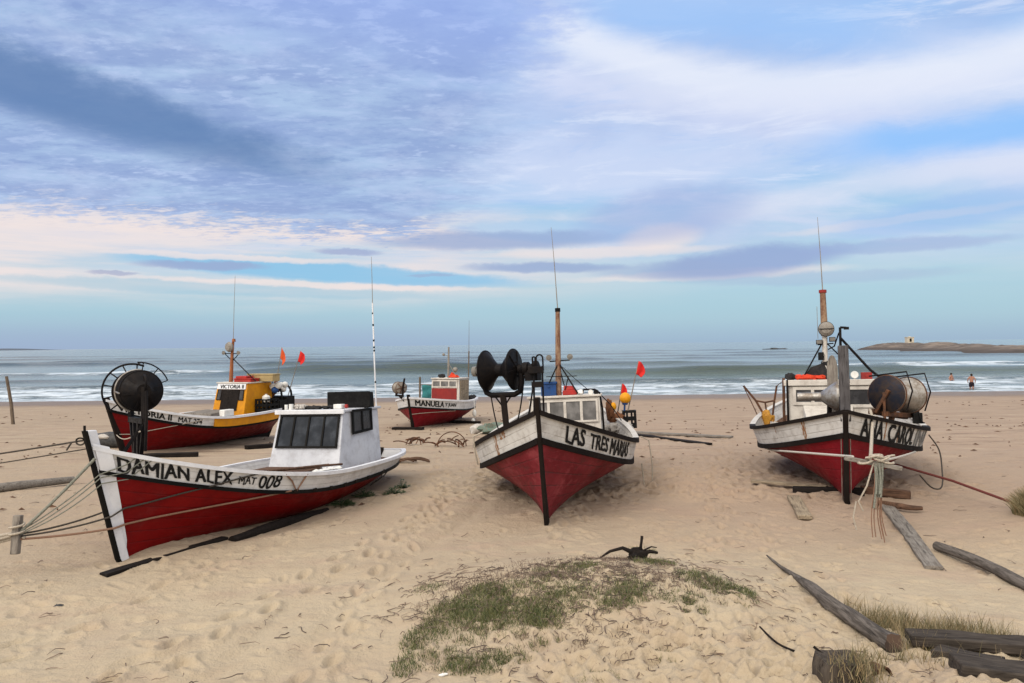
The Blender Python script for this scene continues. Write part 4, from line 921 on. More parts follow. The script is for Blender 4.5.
# loose things on boat 1
B1.at('equipment_box', lambda m: (m.hexa([(-5.2, -.02, 1.617), (-5.0, -.06, 1.617), (-5.0, .72, 1.617), (-5.2, .76, 1.617), (-5.2, .0, 1.885), (-5.0, -.05, 1.885), (-5.0, .73, 1.895), (-5.2, .74, 1.895)]), m.box(-5.005, -4.985, -.08, .78, 1.617, 1.91)),
      'flat black box standing on the roof of the plain white wheelhouse', 'box', (-5.18, .35, 1.617), MAT['black_plastic'], bevel=.012)
B1.at('container', lambda m: (m.box(-4.66, -4.52, .30, .46, 1.617, 1.70), m.lathe((-4.6, .49, 1.66), (0, 1, 0), [(0, 0), (0, .035), (.05, .035), (.05, 0)], 12, 1)),
      'small white container with a red cap at the roof corner of the white wheelhouse', 'container', (-4.6, .38, 1.617), [MAT['white_plastic'], MAT['red_plastic']], bevel=.01)
B1.at('net_bundle', lambda m: [m.ball((-4.55 - .1 * abs(math.sin(t * 3)), t, 1.645), .05, 10, 0, (1.6, 1.6, .75), .4) for t in np.linspace(-.25, .25, 5)], 'dark strip of netting along the roof front of the white wheelhouse', 'net', (-4.55, 0, 1.617), MAT['dark_cloth'])
B1.at('rag_bundle', lambda m: [m.ball((-4.55, t, 1.665), .06, 10, 0, (1.1, 1, .85), .4) for t in (-.42, -.35, -.30)], 'small beige rag bundle on the front roof edge of the white wheelhouse', 'rags', (-4.55, -.36, 1.617), MAT['pale_cloth'])
B1.at('tin_can', lambda m: (m.lathe((-4.5, -.52, 1.617), (0, 0, 1), [(0, 0), (0, .04), (.10, .04), (.10, 0)], 14), m.lathe((-4.5, -.62, 1.617), (0, 0, 1), [(0, 0), (0, .03), (.09, .03), (.09, 0)], 14)), 'pair of pale cans at the left roof corner of the white wheelhouse', 'cans', (-4.5, -.57, 1.617), MAT['white_plastic'])
B1.at('cloth_bundle', lambda m: [m.ball((x, y, z), .085, 12, 0, (1.3, 1, .7), .35) for x, y, z in ((-2.75, 1.03, .74), (-2.9, 1.05, .74), (-3.05, 1.05, .73), (-3.2, 1.06, .72))], 'crumpled white cloth bundle lying on the white gunwale before the wheelhouse', 'cloth', (-2.95, 1.04, .70), MAT['white_plastic'])
B1.at('boat_pole', lambda m: (m.tube([(-3.9, .55, .72), (-2.6, .1, .76), (-1.7, -.25, .92)], .022, 8), m.tube([(-3.85, .82, .74), (-3.0, .75, .80), (-2.3, .45, .82)], .018, 8)), 'pair of rough wooden poles lying on the foredeck hatch before the white wheelhouse', 'poles', (-2.8, .2, .76), MAT['wood_brown'])

for q in (.655, .60, .545, .49, .44, .38):      # dark tar patches on the strake below the white band aft
    a = B1.surf(q, .04, 1, .022); mb = MB(); mb.obox(a, (.10 + .03 * math.sin(q * 90), .03, .055), Matrix.Rotation(.1, 3, 'Z')); mb.build('rail_patch', MAT['tar_wood'], B1.root, bevel=.008)
B1.at('rope', lambda m: (m.tube([B1.surf(q, v, 1, .025) for q, v in ((.694, .98), (.675, .6), (.655, .05), (.648, .5), (.640, 1.0))] , .012, 6)), 'brown rope hitched in a V over the white bulwark before the wheelhouse', 'rope', (-2.3, 1.1, .65), MAT['rope_orange'])
B1.at('rope', lambda m: m.tube([B1.surf(.30, .3, 1, .03), B1.surf(.29, -.2, 1, .06), B1.surf(.27, -.9, 1, .05), B1.surf(.25, -.3, 1, .05), B1.surf(.245, .2, 1, .03)], .010, 6), 'thin dark rope loop hanging under the stern of the white wheelhouse boat', 'rope', (-4.9, .9, .5), MAT['rope_dark'])

# ================= boat 2: centre, bow towards the viewer
p = PD['LTM']; KEY = 'LTM'
B2 = Boat(KEY, 'faded red boat with weathered white topsides and dark wooden stem, bow on in the middle', dict(WH, hull=MAT['red_faded'], bulwark=MAT['white_rusty'], gunwale=MAT['tar_wood'], rail=MAT['tar_wood'], gun_aft=MAT['white_rusty'], railh=.05), post_ext=.19, post_w=.040, post_d=.12, gun=(.03, .075, .062))
B2.letters('LAS', .945, .892, .17, .83, shear=.14, bold=.030, jitter=.15); B2.letters('TRES', .877, .811, .20, .80, shear=.10, bold=.030, jitter=.15); B2.letters('MARIAS', .802, .690, .17, .83, shear=.06, bold=.030, jitter=.15)
cb = cabin(B2, -3.55, -3.62, -4.95, .68, .66, .10, .55, 1.73, 'cabin_cream', 'cabin_cream', .05, .045)
window([(-3.616, -.50, 1.69), (-3.616, .72, 1.69), (-3.585, .72, 1.27), (-3.585, -.50, 1.27)], (1, 0, .07), 4, .035, cb, 'cabin_cream', 'glass_grey', 'windscreen', .03, .05)
window([(-3.85, .765, 1.66), (-4.75, .765, 1.66), (-4.75, .772, 1.27), (-3.85, .772, 1.27)], (0, 1, .03), 2, .05, cb, 'cabin_cream', 'glass_grey', 'window', .02)
mb = MB(); mb.tube([(-3.9, -.02, 1.72), (-3.92, .01, 2.6), (-3.95, .04, 3.43)], [.062, .052, .042], 12); mb.lathe((-3.95, .04, 3.38), (0, 0, 1), [(0, .045), (0, .052), (.07, .052), (.07, 0)], 12, 1)
ms = mb.build('mast', [MAT['mast_wood'], MAT['black_paint']], cb)
mb = MB(); mb.tube([(-3.95, .04, 3.45), (-3.96, .02, 4.3), (-3.97, -.01, 5.03)], [.010, .007, .004], 6); mb.build('antenna', MAT['radar_grey'], cb)
mb = MB(); mb.tube([(-3.9, -.16, 2.43), (-3.9, .23, 2.44)], .012, 8)
mb.tube([(-3.9, .01, 2.40), (-3.7, -.17, 2.02)], .013, 8); mb.tube([(-3.9, .01, 2.40), (-3.7, .36, 1.80)], .015, 8); mb.tube([(-3.9, .01, 2.38), (-4.4, .10, 1.80)], .011, 8); mb.tube([(-3.75, .11, 1.85), (-3.82, .19, 2.12)], .010, 8)
mb.tube([(-3.8, -.23, 2.14), (-3.8, .35, 2.13)], .009, 6); mb.tube(sag((-3.85, .08, 2.32), (-3.9, .62, 1.80), .02), .007, 6)
mb.build('mast_stays', MAT['black_metal'], cb)
for y in (-.165, .235):
    spot(B2, cb, (-3.86, y, 2.50), (1, 0, -.05), .055)
mb = MB(); mb.tube([(-3.7, .45, 1.80), (-3.7, .47, 1.87), (-3.7, .68, 1.86), (-3.72, .76, 1.80), (-3.75, .80, 1.5), (-3.78, .81, .85)], .020, 8)
mb.tube([(-3.7, .70, 1.85), (-4.3, .95, 1.55), (-5.0, 1.15, 1.2)], .010, 6)
mb.build('handrail', MAT['black_metal'], cb)
mb = MB()
for y in (.60, .70): mb.lathe((-3.66, y, 1.815), (1, 0, 0), [(-.08, 0), (-.08, .04), (.0, .05), (.02, .045), (.021, .02), (.022, 0)], 14, 0 if y < .65 else 1)
mb.build('deck_light', [MAT['white_plastic'], MAT['black_plastic']], cb)
c = Vector((-.60, -.61, 2.24)); ax = Vector((.30, .954, .0)).normalized()
dr = reel(B2, c - ax * .03, ax, .50, .295, 'black_metal', 'black_metal', .085, .03, .095, .17, 'lens')
mb = MB(); dn = Vector((0, 0, -1))
u_pts = [c - ax * .31, c - ax * .31 + dn * .22, c - ax * .27 + dn * .33, c - ax * .19 + dn * .37, c + ax * .19 + dn * .37, c + ax * .28 + dn * .33, c + ax * .31 + dn * .22, c + ax * .31]
mb.tube(u_pts, .042, 10); 
for sg in (-1, 1): mb.tube([c + ax * sg * .14 + dn * .38, c + dn * .56], .012, 6); mb.lathe(c + ax * sg * .31 - ax * .03, ax, [(0, 0), (0, .07), (.06, .07), (.06, 0)], 16)
mb.build('drum_frame', MAT['black_metal'], dr)
mb = MB(); mb.beam(c + dn * .36, Vector((-.58, -.55, .95)), .085, .085, up=(1, 0, 0)); mb.build('drum_post', MAT['tar_wood'], dr, bevel=.008)
mb = MB(); q = c + ax * .36
mb.lathe(q, ax, [(0, 0), (0, .10), (.08, .10), (.09, .07), (.16, .07), (.16, .11), (.22, .11), (.22, 0)], 16); mb.obox(q + ax * .14 + Vector((0, 0, -.10)), (.16, .2, .16), Matrix.Rotation(math.atan2(ax.y, ax.x) - math.pi / 2, 3, 'Z'))
mb.tube(sag(q + ax * .16 + dn * .1, (-.5, -.25, 1.5), .05), .012, 6); mb.tube(sag(c - ax * .2 + dn * .38, (-.62, -.62, 1.38), .25), .011, 6); mb.tube(sag(q + dn * .1, (-.55, -.42, 1.45), .1), .012, 6)
mb.build('drum_motor', MAT['black_metal'], dr, bevel=.006)
mb = MB(); e = lambda y, z: Vector((-.30, y, z))
for y0_, y1_ in ((-.115, -.075), (-.06, .035)):
    mb.tube([e(y0_, 2.2), e(y0_, 2.36)] + arc(e((y0_ + y1_) / 2, 2.38), (0, -1, 0), (0, 0, 1), (y1_ - y0_) / 2, 0, math.pi, 10) + [e(y1_, 2.36), e(y1_, 2.2)], .013, 8)
mb.box(-.36, -.24, -.18, .04, 2.16, 2.26); mb.box(-.35, -.25, -.14, .03, 1.96, 2.04)
mb.tube([e(.02, 2.2), e(.015, 1.6)], .015, 8); mb.tube([e(-.10, 2.2), e(-.13, 1.45)], .015, 8); mb.tube([e(-.12, 2.0), e(-.20, 1.55), e(-.32, 1.38)], .013, 8)
mb.build('net_guide', MAT['black_metal'], B2.root, bevel=.005)
B2.at('crate', lambda m: (m.box(-4.08, -3.78, -.34, -.05, 1.777, 2.0), m.box(-4.10, -3.76, -.36, -.03, 2.0, 2.045), m.lathe((-3.76, -.19, 1.95), (1, 0, 0), [(0, 0), (0, .02), (.012, .02), (.012, 0)], 10)), 'blue plastic cool box on the cabin roof beside the brown wooden mast', 'box', (-3.93, -.19, 1.777), MAT['blue_plastic'], bevel=.015)
B2.at('crate', lambda m: (m.box(-4.0, -3.74, .07, .34, 1.777, 1.87), m.hexa([(-4.0, .09, 1.872), (-3.76, .09, 1.872), (-3.76, .30, 1.872), (-4.0, .30, 1.872), (-3.96, .09, 1.96), (-3.8, .09, 1.95), (-3.8, .26, 1.94), (-3.96, .26, 1.95)])), 'red orange plastic tray with a lid on the cabin roof right of the brown mast', 'tray', (-3.87, .2, 1.777), MAT['red_plastic'], bevel=.012)
B2.at('float_cluster', lambda m: (m.ball((-3.72, .42, 1.825), .05, 12, 0, (1, 1.2, .9), .2), m.ball((-3.78, .37, 1.82), .045, 12, 0)), 'two small white floats on the cabin roof beside the red orange tray', 'floats', (-3.74, .4, 1.777), MAT['white_plastic'])
bx = -5.35
B2.at('buoy', lambda m: (m.ball((bx, 1.255, 1.64), .118, 20, 0), m.lathe((bx, 1.245, 1.50), (0, 0, 1), [(0, 0), (0, .05), (.06, .07), (.07, 0)], 14, 1), m.tube([(bx, 1.20, 1.15), (bx, 1.24, 1.52)], .02, 8, 1)), 'large yellow ball buoy with a blue neck at the stern of the middle boat', 'buoy', (bx, 1.25, 1.15), [MAT['buoy_yellow'], MAT['blue_plastic']])
B2.at('buoy', lambda m: (m.ball((bx, 1.0, 1.48), .075, 16, 0, (1, .9, 1.15)), m.tube([(bx, 1.0, 1.40), (bx, 1.02, 1.15)], .018, 8, 1)), 'small yellow buoy beside the brown netting at the stern of the middle boat', 'buoy', (bx, 1.0, 1.15), [MAT['buoy_yellow'], MAT['white_plastic']])
flag_on(B2, ((bx, 1.22, 1.10), (bx, 1.57, 2.40)), 'flag_red', 'red flag on the tall leaning pole above the large yellow buoy', (0, 0, 0), size=.27)
flag_on(B2, ((bx - .1, 1.03, 1.10), (bx - .1, 1.21, 1.95)), 'flag_red', 'small red flag on the short pole beside the small yellow buoy', (0, 0, 0), size=.20)
def _brown(m):
    m.ball((bx, .93, 1.36), .15, 16, 0, (.7, .55, 1.35), .3); m.ball((bx + .05, 1.08, 1.22), .16, 16, 0, (.8, .95, .85), .3); m.ball((bx, .90, 1.46), .08, 12, 0, (.7, .6, 1.9), .3)
B2.at('net_bundle', _brown, 'bunched rust brown netting hung up at the stern of the middle boat', 'net', (bx, 1.0, 1.1), MAT['brown_net'])
B2.at('crate', lambda m: crate(m, bx - .3, bx + .1, 1.18, 1.46, 1.02, 1.38, .022), 'black slotted plastic crate on the stern quarter below the yellow buoys', 'crate', (bx, 1.3, 1.02), MAT['black_plastic'])
B2.at('net_bundle', lambda m: [m.ball((bx + .15 + .1 * i, y, 1.02 + .03 * (i % 2)), .13, 12, 0, (1, 1, .8), .35) for i, y in enumerate((.85, 1.0, 1.15, 1.25))], 'pale grey green net bags heaped under the brown netting at the stern', 'net', (bx + .3, 1.05, .9), MAT['pale_cloth'])
B2.at('rope', lambda m: (m.tube([(-3.1, 1.46, 1.0), (-3.2, 1.60, .92), (-3.25, 1.64, .5), (-3.25, 1.62, .05), (-3.3, 1.55, -.02), (-3.35, 1.48, .1), (-3.35, 1.46, .5)], .012, 6)), 'thin pale rope loop hanging over the right side of the middle boat', 'rope', (-3.2, 1.5, .95), MAT['rope_pale'])
B2.at('rope', lambda m: m.tube([(-1.05, -1.02, 1.30), (-1.0, -1.16, 1.24), (-1.03, -1.15, 1.0), (-1.12, -1.13, .80)], .016, 6), 'short pale rope end hanging over the left bulwark of the middle boat', 'rope', (-1.05, -1.1, 1.2), MAT['rope_pale'])
mb = MB(); 
def stain(Bt, q0, q1, side, v0=0.0, v1=.95, off=.004):
    m = MB(); n = 8; rows = []
    for i in range(n + 1):
        v = v1 + (v0 - v1) * i / n; wv = .5 + .5 * abs(math.sin(i * 1.9 + q0 * 90)); rows.append([Bt.surf(q0 + (q1 - q0) * (.5 + (u - .5) * wv), v, side, off) for u in (0, .33, .66, 1)])
    m.grid(rows); return m.build('rust_stain', MAT['rust_mark'], Bt.root)
stain(B2, .846, .862, -1, .02, .95); stain(B2, .875, .900, -1, .62, .95)

# ================= boat 3: right, tall squared stem post, steel net drum
p = PD['ANA']; KEY = 'ANA'
B3 = Boat(KEY, 'red boat with a very tall square grey stem post and white cabin, on the right', dict(WH, hull=MAT['red_rose'], bulwark=MAT['white_rusty'], gunwale=MAT['tar_wood'], rail=MAT['tar_wood'], gun_aft=MAT['white_rusty'], railh=.05), post_ext=.0, post_w=.05, post_d=.13, gun=(.035, .075, .055))
mb = MB(); mb.beam((.36, 0, 1.30), (.33, 0, 2.47), .15, .13, up=(1, 0, 0)); mb.beam((.335, 0, 1.88), (.33, 0, 2.0), .155, .136, up=(1, 0, 0)); mb.build('bitt_post', MAT['wood_slate'], B3.root, bevel=.012)
mb = MB()
for sd in (1, -1): mb.tube([B3.stem(z) + Vector((-.06, sd * .064, 0)) for z in np.linspace(.05, 1.15, 6)], .008, 6)
mb.build('stem_band', MAT['bare_metal'], B3.post)
B3.letters('ANA', .968, .906, .10, .90, shear=.12, bold=.035, jitter=.1); B3.letters('CAROL', .890, .776, .10, .90, shear=.04, bold=.035, jitter=.1); B3.letters('INA', .764, .65, .10, .90, mat='lettering_faded', bold=.02)
for q in (.899, .853): stain(B3, q - .0025, q + .0025, 1, .0, .96)
stain(B3, .898, .910, -1, .05, .93); stain(B3, .80, .804, -1, .3, .9)
cb = cabin(B3, -3.2, -3.2, -4.9, .82, .82, -.10, .75, 1.88, 'cabin_cream', 'cabin_cream', .07, .12)
window([(-3.195, -.80, 1.86), (-3.195, -.06, 1.86), (-3.195, -.06, 1.50), (-3.195, -.80, 1.50)], (1, 0, 0), 2, .06, cb, 'cabin_cream', 'glass_smoke', 'windscreen', .03)
window([(-3.195, .10, 1.86), (-3.195, .66, 1.86), (-3.195, .66, 1.45), (-3.195, .10, 1.45)], (1, 0, 0), 1, .06, cb, 'cabin_cream', 'glass_smoke', 'windscreen', .03)
mb = MB(); mb.hexa([(-3.19, -.62, .7), (-2.3, -.55, .7), (-2.3, .25, .7), (-3.19, .3, .7), (-3.19, -.62, 1.5), (-2.5, -.55, 1.22), (-2.5, .25, 1.22), (-3.19, .3, 1.5)]); mb.box(-2.45, -2.1, -.35, .45, .7, 1.12); mb.build('companion_hatch', MAT['cabin_cream'], B3.root, bevel=.012)
mb = MB(); mb.tube([(-3.14, -.90, .85), (-3.14, -.90, 2.0)], .022, 8); mb.build('corner_pole', MAT['black_paint'], cb); mb = MB(); mb.tube([(-3.3, -.98, .85), (-3.25, -.98, 1.4), (-3.3, -.97, 2.04)], .028, 8); mb.build('corner_pole', MAT['rusty_metal'], cb)
mb = MB(); mb.tube([(-3.6, -.18, 2.0), (-3.6, -.16, 2.9)], .052, 12); mb.tube([(-3.6, -.16, 2.9), (-3.58, -.17, 3.82)], [.07, .055], 12, 1); mb.lathe((-3.58, -.17, 3.78), (0, 0, 1), [(0, .06), (0, .075), (.06, .075), (.06, 0)], 12, 2)
mb.build('mast', [MAT['cabin_cream'], MAT['mast_wood'], MAT['red_panel']], cb)
mb = MB(); mb.tube([(-3.58, -.17, 3.84), (-3.57, -.19, 4.6), (-3.55, -.22, 5.35)], [.011, .008, .004], 6); mb.tube([(-3.55, -.29, 2.84), (-3.55, -.29, 3.5)], .005, 6); mb.build('antenna', MAT['radar_grey'], cb)
mb = MB(); mb.lathe((-3.50, -.13, 3.03), (1, 0, 0), [(-.09, 0), (-.08, .09), (-.03, .145), (.03, .145), (.08, .09), (.09, 0)], 24); mb.box(-3.42, -3.40, -.27, .01, 3.02, 3.035, 1); mb.tube([(-3.50 + math.cos(t) * .0, -.13 + math.cos(t) * .147, 3.03 + math.sin(t) * .147) for t in np.linspace(0, 6.283, 30, endpoint=False)], .008, 6, 1, closed=True)
mb.build('radar_reflector', [MAT['radar_grey'], MAT['black_metal']], cb)
mb = MB(); mb.tube([(-3.58, -.22, 2.74), (-3.45, -.61, 2.02)], .016, 8); mb.tube([(-3.58, -.12, 2.74), (-3.3, .25, 2.3)], .014, 8); mb.tube([(-3.58, -.30, 2.72), (-3.58, .0, 2.74)], .012, 8)
mb.tube([(-3.56, -.10, 2.62), (-3.2, .0, 2.66), (-2.9, .08, 2.9)], .014, 8)
mb.build('mast_stays', MAT['black_metal'], cb)
for y, z in ((-.27, 2.77), (-.02, 2.82)):
    mb = MB(); mb.box(-3.60, -3.50, y - .06, y + .06, z - .045, z + .045); mb.box(-3.497, -3.49, y - .05, y + .05, z - .035, z + .035, 1); mb.build('spotlight', [MAT['black_plastic'], MAT['lens']], cb, bevel=.006)
mb = MB(); mb.box(-3.53, -3.45, -.30, -.19, 2.40, 2.56); mb.build('horn', MAT['black_plastic'], cb, bevel=.01)
mb = MB(); mb.tube([(-2.55, .07, .85), (-2.55, .09, 2.98)], .024, 8); mb.tube([(-2.55, .09, 2.98), (-2.55, .20, 2.97)], .022, 8); mb.obox((-2.55, .20, 2.96), (.05, .09, .05), Matrix.Identity(3)); mb.tube([(-2.55, .09, 2.78), (-2.5, .58, 2.16), (-2.45, .70, 2.05), (-2.45, .85, 2.02)], .024, 8)
mb.build('gantry', MAT['black_metal'], B3.root)
ax = Vector((.87, -.49, .03)).normalized(); ca = Vector((-.52, .645, 1.715)); c = ca - ax * .44
dr = reel(B3, c, ax, .80, .30, 'bare_metal', 'rusty_metal', .10, .06, .06, .06, 'rusty_metal')
mb = MB(); mb.lathe(c + ax * .405, ax, [(0, .297), (.004, .299), (.05, .2), (.072, .07), (.075, 0)], 40); mb.build('drum_cover', MAT['blued_steel'], dr)
mb = MB(); e = c + ax * .50; sidev = Vector((ax.y, -ax.x, 0))
mb.beam(e + Vector((0, 0, .06)) - sidev * .08, e - sidev * -.14 + Vector((0, 0, -.30)), .07, .05); mb.beam(e + Vector((0, 0, .03)), e + Vector((0, 0, -.42)), .05, .04)
mb.beam(e + Vector((0, 0, -.28)) + sidev * .22, e + Vector((0, 0, -.36)) - ax * 1.0 + sidev * .10, .10, .09); mb.beam(e + Vector((0, 0, -.32)), c - ax * .42 + Vector((0, 0, -.34)), .09, .08)
mb.beam(c + ax * .2 + Vector((0, 0, -.33)), c + ax * .2 + Vector((-.12, -.12, -.70)), .07, .07)
mb.beam(c - ax * .42 + Vector((0, 0, .0)), c - ax * .42 + Vector((0, 0, -.36)), .06, .05)
mb.build('drum_frame', MAT['rusty_metal'], dr, bevel=.006)
mb = MB()
for t in (.34, -.34):
    k = c + ax * t
    mb.tube([k + sidev * .30 + Vector((0, 0, .30)), k - sidev * .30 + Vector((0, 0, .36)), k - sidev * .38 + Vector((0, 0, .05)), k - sidev * .28 + Vector((0, 0, -.26))], .013, 8)
mb.build('drum_guard', MAT['black_metal'], dr)
B3.at('engine_bits', lambda m: (m.box(-1.25, -1.1, 1.10, 1.24, 1.22, 1.40), m.tube(sag((-1.1, 1.18, 1.42), (-1.0, 1.25, 1.24), .06), .014, 6), m.lathe((-1.3, 1.17, 1.22), (0, 0, 1), [(0, 0), (0, .05), (.2, .05), (.2, 0)], 12)), 'black pump and hose sitting on the gunwale under the steel net drum', 'pump', (-1.18, 1.17, 1.22), MAT['black_plastic'], bevel=.008)
mb = MB(); mb.lathe((-.45, -.69, 1.68), (0, 1, 0), [(0, 0), (0, .066), (.36, .07), (.38, .09), (.58, .235), (.60, .245), (.625, .245), (.63, .2), (.64, 0)], 36); mb.build('net_hauler', MAT['bare_metal'], B3.root, angle=25)
mb = MB(); mb.beam((-.75, -.22, .95), (-.70, -.19, 1.62), .06, .06); mb.beam((-.45, -.05, 1.0), (-.45, -.02, 1.68), .06, .06); mb.build('hauler_post', MAT['tar_wood'], B3.root, bevel=.006)
def _board(m):
    pts = [(-.15 + .0, 1.05), (.05, 1.05)] + [(.05, 2.1)] + [(-.05 + .10 * math.cos(t), 2.12 + .26 * math.sin(t)) for t in np.linspace(.2, 2.94, 9)] + [(-.15, 2.1)]
    fr = [(-.80, y * .85 - .085, z) for y, z in pts]; bk = [(-.84, y * .85 - .085, z) for y, z in pts]; n = len(pts)
    m.add(fr + bk, [tuple(range(n)), tuple(range(2 * n - 1, n - 1, -1))] + [(i, (i + 1) % n, n + (i + 1) % n, n + i) for i in range(n)])
mb = MB(); _board(mb); mb.build('fairlead_board', MAT['wood_greyz'], B3.root, bevel=.006)
mb = MB(); x = -5.0
mb.tube([(x, -1.88, 1.91), (x, -1.62, 1.57), (x, -1.32, 1.0)], .024, 8); mb.tube([(x, -1.16, 1.91), (x, -1.22, 1.57), (x, -1.30, 1.0)], .022, 8); mb.tube([(x, -1.62, 1.57), (x, -1.42, 1.53), (x, -1.22, 1.57)], .020, 8); mb.tube([(x, -1.42, 1.53), (x, -1.36, 1.0)], .018, 8)
mb.tube([(x, -1.86, 1.85), (x, -1.70, 1.5), (x - .1, -1.5, 1.0)], .010, 6); mb.tube([(x, -1.16, 1.9), (-4.2, -1.0, 2.0)], .008, 6)
mb.build('net_fork', MAT['rusty_metal'], B3.root)
B3.at('oilskin', lambda m: (m.ball((x + .05, -1.38, 1.13), .17, 16, 0, (.7, .75, 1.25), .35), m.ball((x + .05, -1.30, 1.0), .15, 14, 0, (.8, 1, .9), .3)), 'yellow brown oilskin hanging from the rusty fork at the left stern of the right boat', 'oilskin', (x, -1.38, 1.3), MAT['yellow_oilskin'])
B3.at('net_bundle', lambda m: [m.ball((-4.5 + .25 * i, -1.22 + .05 * i, 1.0), .15, 12, 0, (1, 1, .75), .35) for i in range(5)], 'pale grey netting heaped along the left side of the cabin of the right boat', 'net', (-4.0, -1.1, .9), MAT['pale_cloth'])
B3.at('life_jacket', lambda m: (m.ball((-3.45, -.52, 2.05), .12, 14, 0, (1.1, 1.5, .55), .3), m.ball((-3.5, -.30, 2.05), .10, 14, 0, (1.1, 1.4, .5), .3), m.ball((-3.45, -.68, 2.06), .08, 12, 0, (1, 1, .7), .3)), 'crumpled red orange life jacket on the cabin roof of the right boat', 'life jacket', (-3.47, -.5, 2.0), MAT['orange_cloth'])
B3.at('cloth_bundle', lambda m: m.ball((-3.45, -.84, 2.07), .10, 14, 0, (1, 1, .75), .3), 'dark green rolled cloth at the left corner of the cabin roof of the right boat', 'cloth', (-3.45, -.84, 2.0), MAT['dark_cloth'])
B3.at('bag', lambda m: (m.hexa([(-3.75, -.62, 2.003), (-3.5, -.62, 2.003), (-3.5, -.05, 2.003), (-3.75, -.05, 2.003), (-3.7, -.45, 2.26), (-3.55, -.45, 2.26), (-3.55, -.2, 2.35), (-3.7, -.2, 2.35)]), m.ball((-3.62, -.16, 2.32), .09, 12, 0, (1, 1, 1), .3), m.tube([(-3.6, -.3, 2.3), (-3.55, -.1, 2.38), (-3.5, .05, 2.26)], .015, 6)), 'slumped black bag at the foot of the mast on the right boat', 'bag', (-3.62, -.35, 2.003), MAT['dark_cloth'], bevel=.03)
B3.at('lamp', lambda m: (m.lathe((-3.42, .36, 2.09), (1, 0, .1), [(-.06, 0), (-.05, .05), (.03, .075), (.05, .07), (.05, 0)], 18), m.tube([(-3.42, .36, 2.003), (-3.42, .36, 2.09)], .02, 8)), 'round white lamp on the cabin roof right of the tall stem post', 'lamp', (-3.42, .36, 2.003), MAT['white_plastic'])
B3.at('radio_box', lambda m: (m.box(-3.6, -3.42, .48, .68, 2.003, 2.14), m.lathe((-3.418, .58, 2.07), (1, 0, 0), [(0, 0), (0, .03), (.01, .03), (.01, 0)], 12)), 'small dark red box on the cabin roof beside the round white lamp', 'box', (-3.5, .58, 2.003), MAT['red_panel'], bevel=.01)

# ================= boat 4: left, further off, yellow wheelhouse
p = PD['VIC']; KEY = 'VIC'
B4 = Boat(KEY, 'red boat with a yellow wheelhouse and yellow after bulwark, behind on the left', dict(WH, hull=MAT['red_dark'], bulwark=MAT['white_board'], gunwale=MAT['white_clean'], railh=.04), post_ext=.05, post_w=.05, post_d=.12)
B4.strip('after_bulwark', lambda q: float(np.interp(q, B4.sv, (B4.vr + 1) / 2)), [(.030, -.125), (.030, .145), (-.06, .145), (-.06, -.125)], MAT['yellow_paint'], 0.0, .645)
B4.letters('VICTORIA II', .972, .813, .20, .80, bold=.028, shear=.12); B4.letters('MAT 274', .792, .698, .2, .72, 'registration_lettering', bold=.02, shear=.08)
cb = cabin(B4, -3.85, -4.12, -5.25, .60, .56, -.04, .6, 1.68, 'yellow_paint', 'cabin_cream', .04, .04)
def fr(y, z, o=.006): return (-3.85 - .27 * (z - .6) / 1.08 + o, y, z)
mb = MB(); ya = -.54; yb = .46
mb.hexa([fr(ya - .03, 1.515), fr(ya - .03, 1.515, .03), fr(yb + .03, 1.515, .03), fr(yb + .03, 1.515), fr(ya - .02, 1.675), fr(ya - .02, 1.675, .03), fr(yb + .02, 1.675, .03), fr(yb + .02, 1.675)])
nb = mb.build('name_board', MAT['white_clean'], cb)
lettering('VICTORIA II', lambda fx, fy: Vector(fr(ya + .08 + (yb - ya - .12) * fx, 1.535 + .115 * fy, .034)), 'name_lettering', MAT['lettering_black'], cb, .028)
mb = MB()
for k, (a, b_) in enumerate(((-.36, -.10), (-.095, .03), (.035, .26))): mb.hexa([fr(a, .88, .004), fr(a, .88, .028), fr(b_, .88, .028), fr(b_, .88, .004), fr(a, 1.505, .004), fr(a, 1.505, .028), fr(b_, 1.505, .028), fr(b_, 1.505, .004)])
mb.build('door', MAT['wood_dark'], cb)
window([fr(-.53, 1.50), fr(-.375, 1.50), fr(-.375, 1.18), fr(-.55, 1.18)], (1, 0, .25), 1, .02, cb, 'tar_wood', 'glass_smoke', 'windscreen', .02)
window([fr(.275, 1.50), fr(.44, 1.50), fr(.46, 1.18), fr(.275, 1.18)], (1, 0, .25), 1, .02, cb, 'tar_wood', 'glass_smoke', 'windscreen', .02)
mb = MB(); mb.hexa([(-3.6, -.62, .75), (-2.6, -.62, .75), (-2.6, .45, .75), (-3.6, .45, .75), (-3.6, -.58, .93), (-2.7, -.58, .90), (-2.7, .40, .90), (-3.6, .40, .93)]); mb.build('hatch', MAT['wood_grey'], B4.root, bevel=.01)
mb = MB(); mb.tube([(-4.35, -.30, 1.7), (-4.4, -.28, 2.70)], [.062, .045], 12); mb.tube([(-4.4, -.28, 2.7), (-4.4, -.24, 2.98)], [.05, .035], 10); mb.lathe((-4.4, -.22, 2.96), (0, 0, 1), [(0, 0), (0, .06), (.09, .05), (.1, 0)], 12); mb.build('mast', MAT['orange_mast'], cb)
mb = MB(); mb.tube([(-4.4, -.24, 2.98), (-4.4, -.2, 4.0), (-4.4, -.15, 5.0)], [.01, .008, .005], 6); mb.build('antenna', MAT['radar_grey'], cb)
mb = MB(); mb.lathe((-4.32, -.33, 2.80), (1, -.3, 0), [(-.1, 0), (-.07, .12), (0, .165), (.07, .12), (.1, 0)], 20); mb.build('radar_reflector', MAT['radar_grey'], cb)
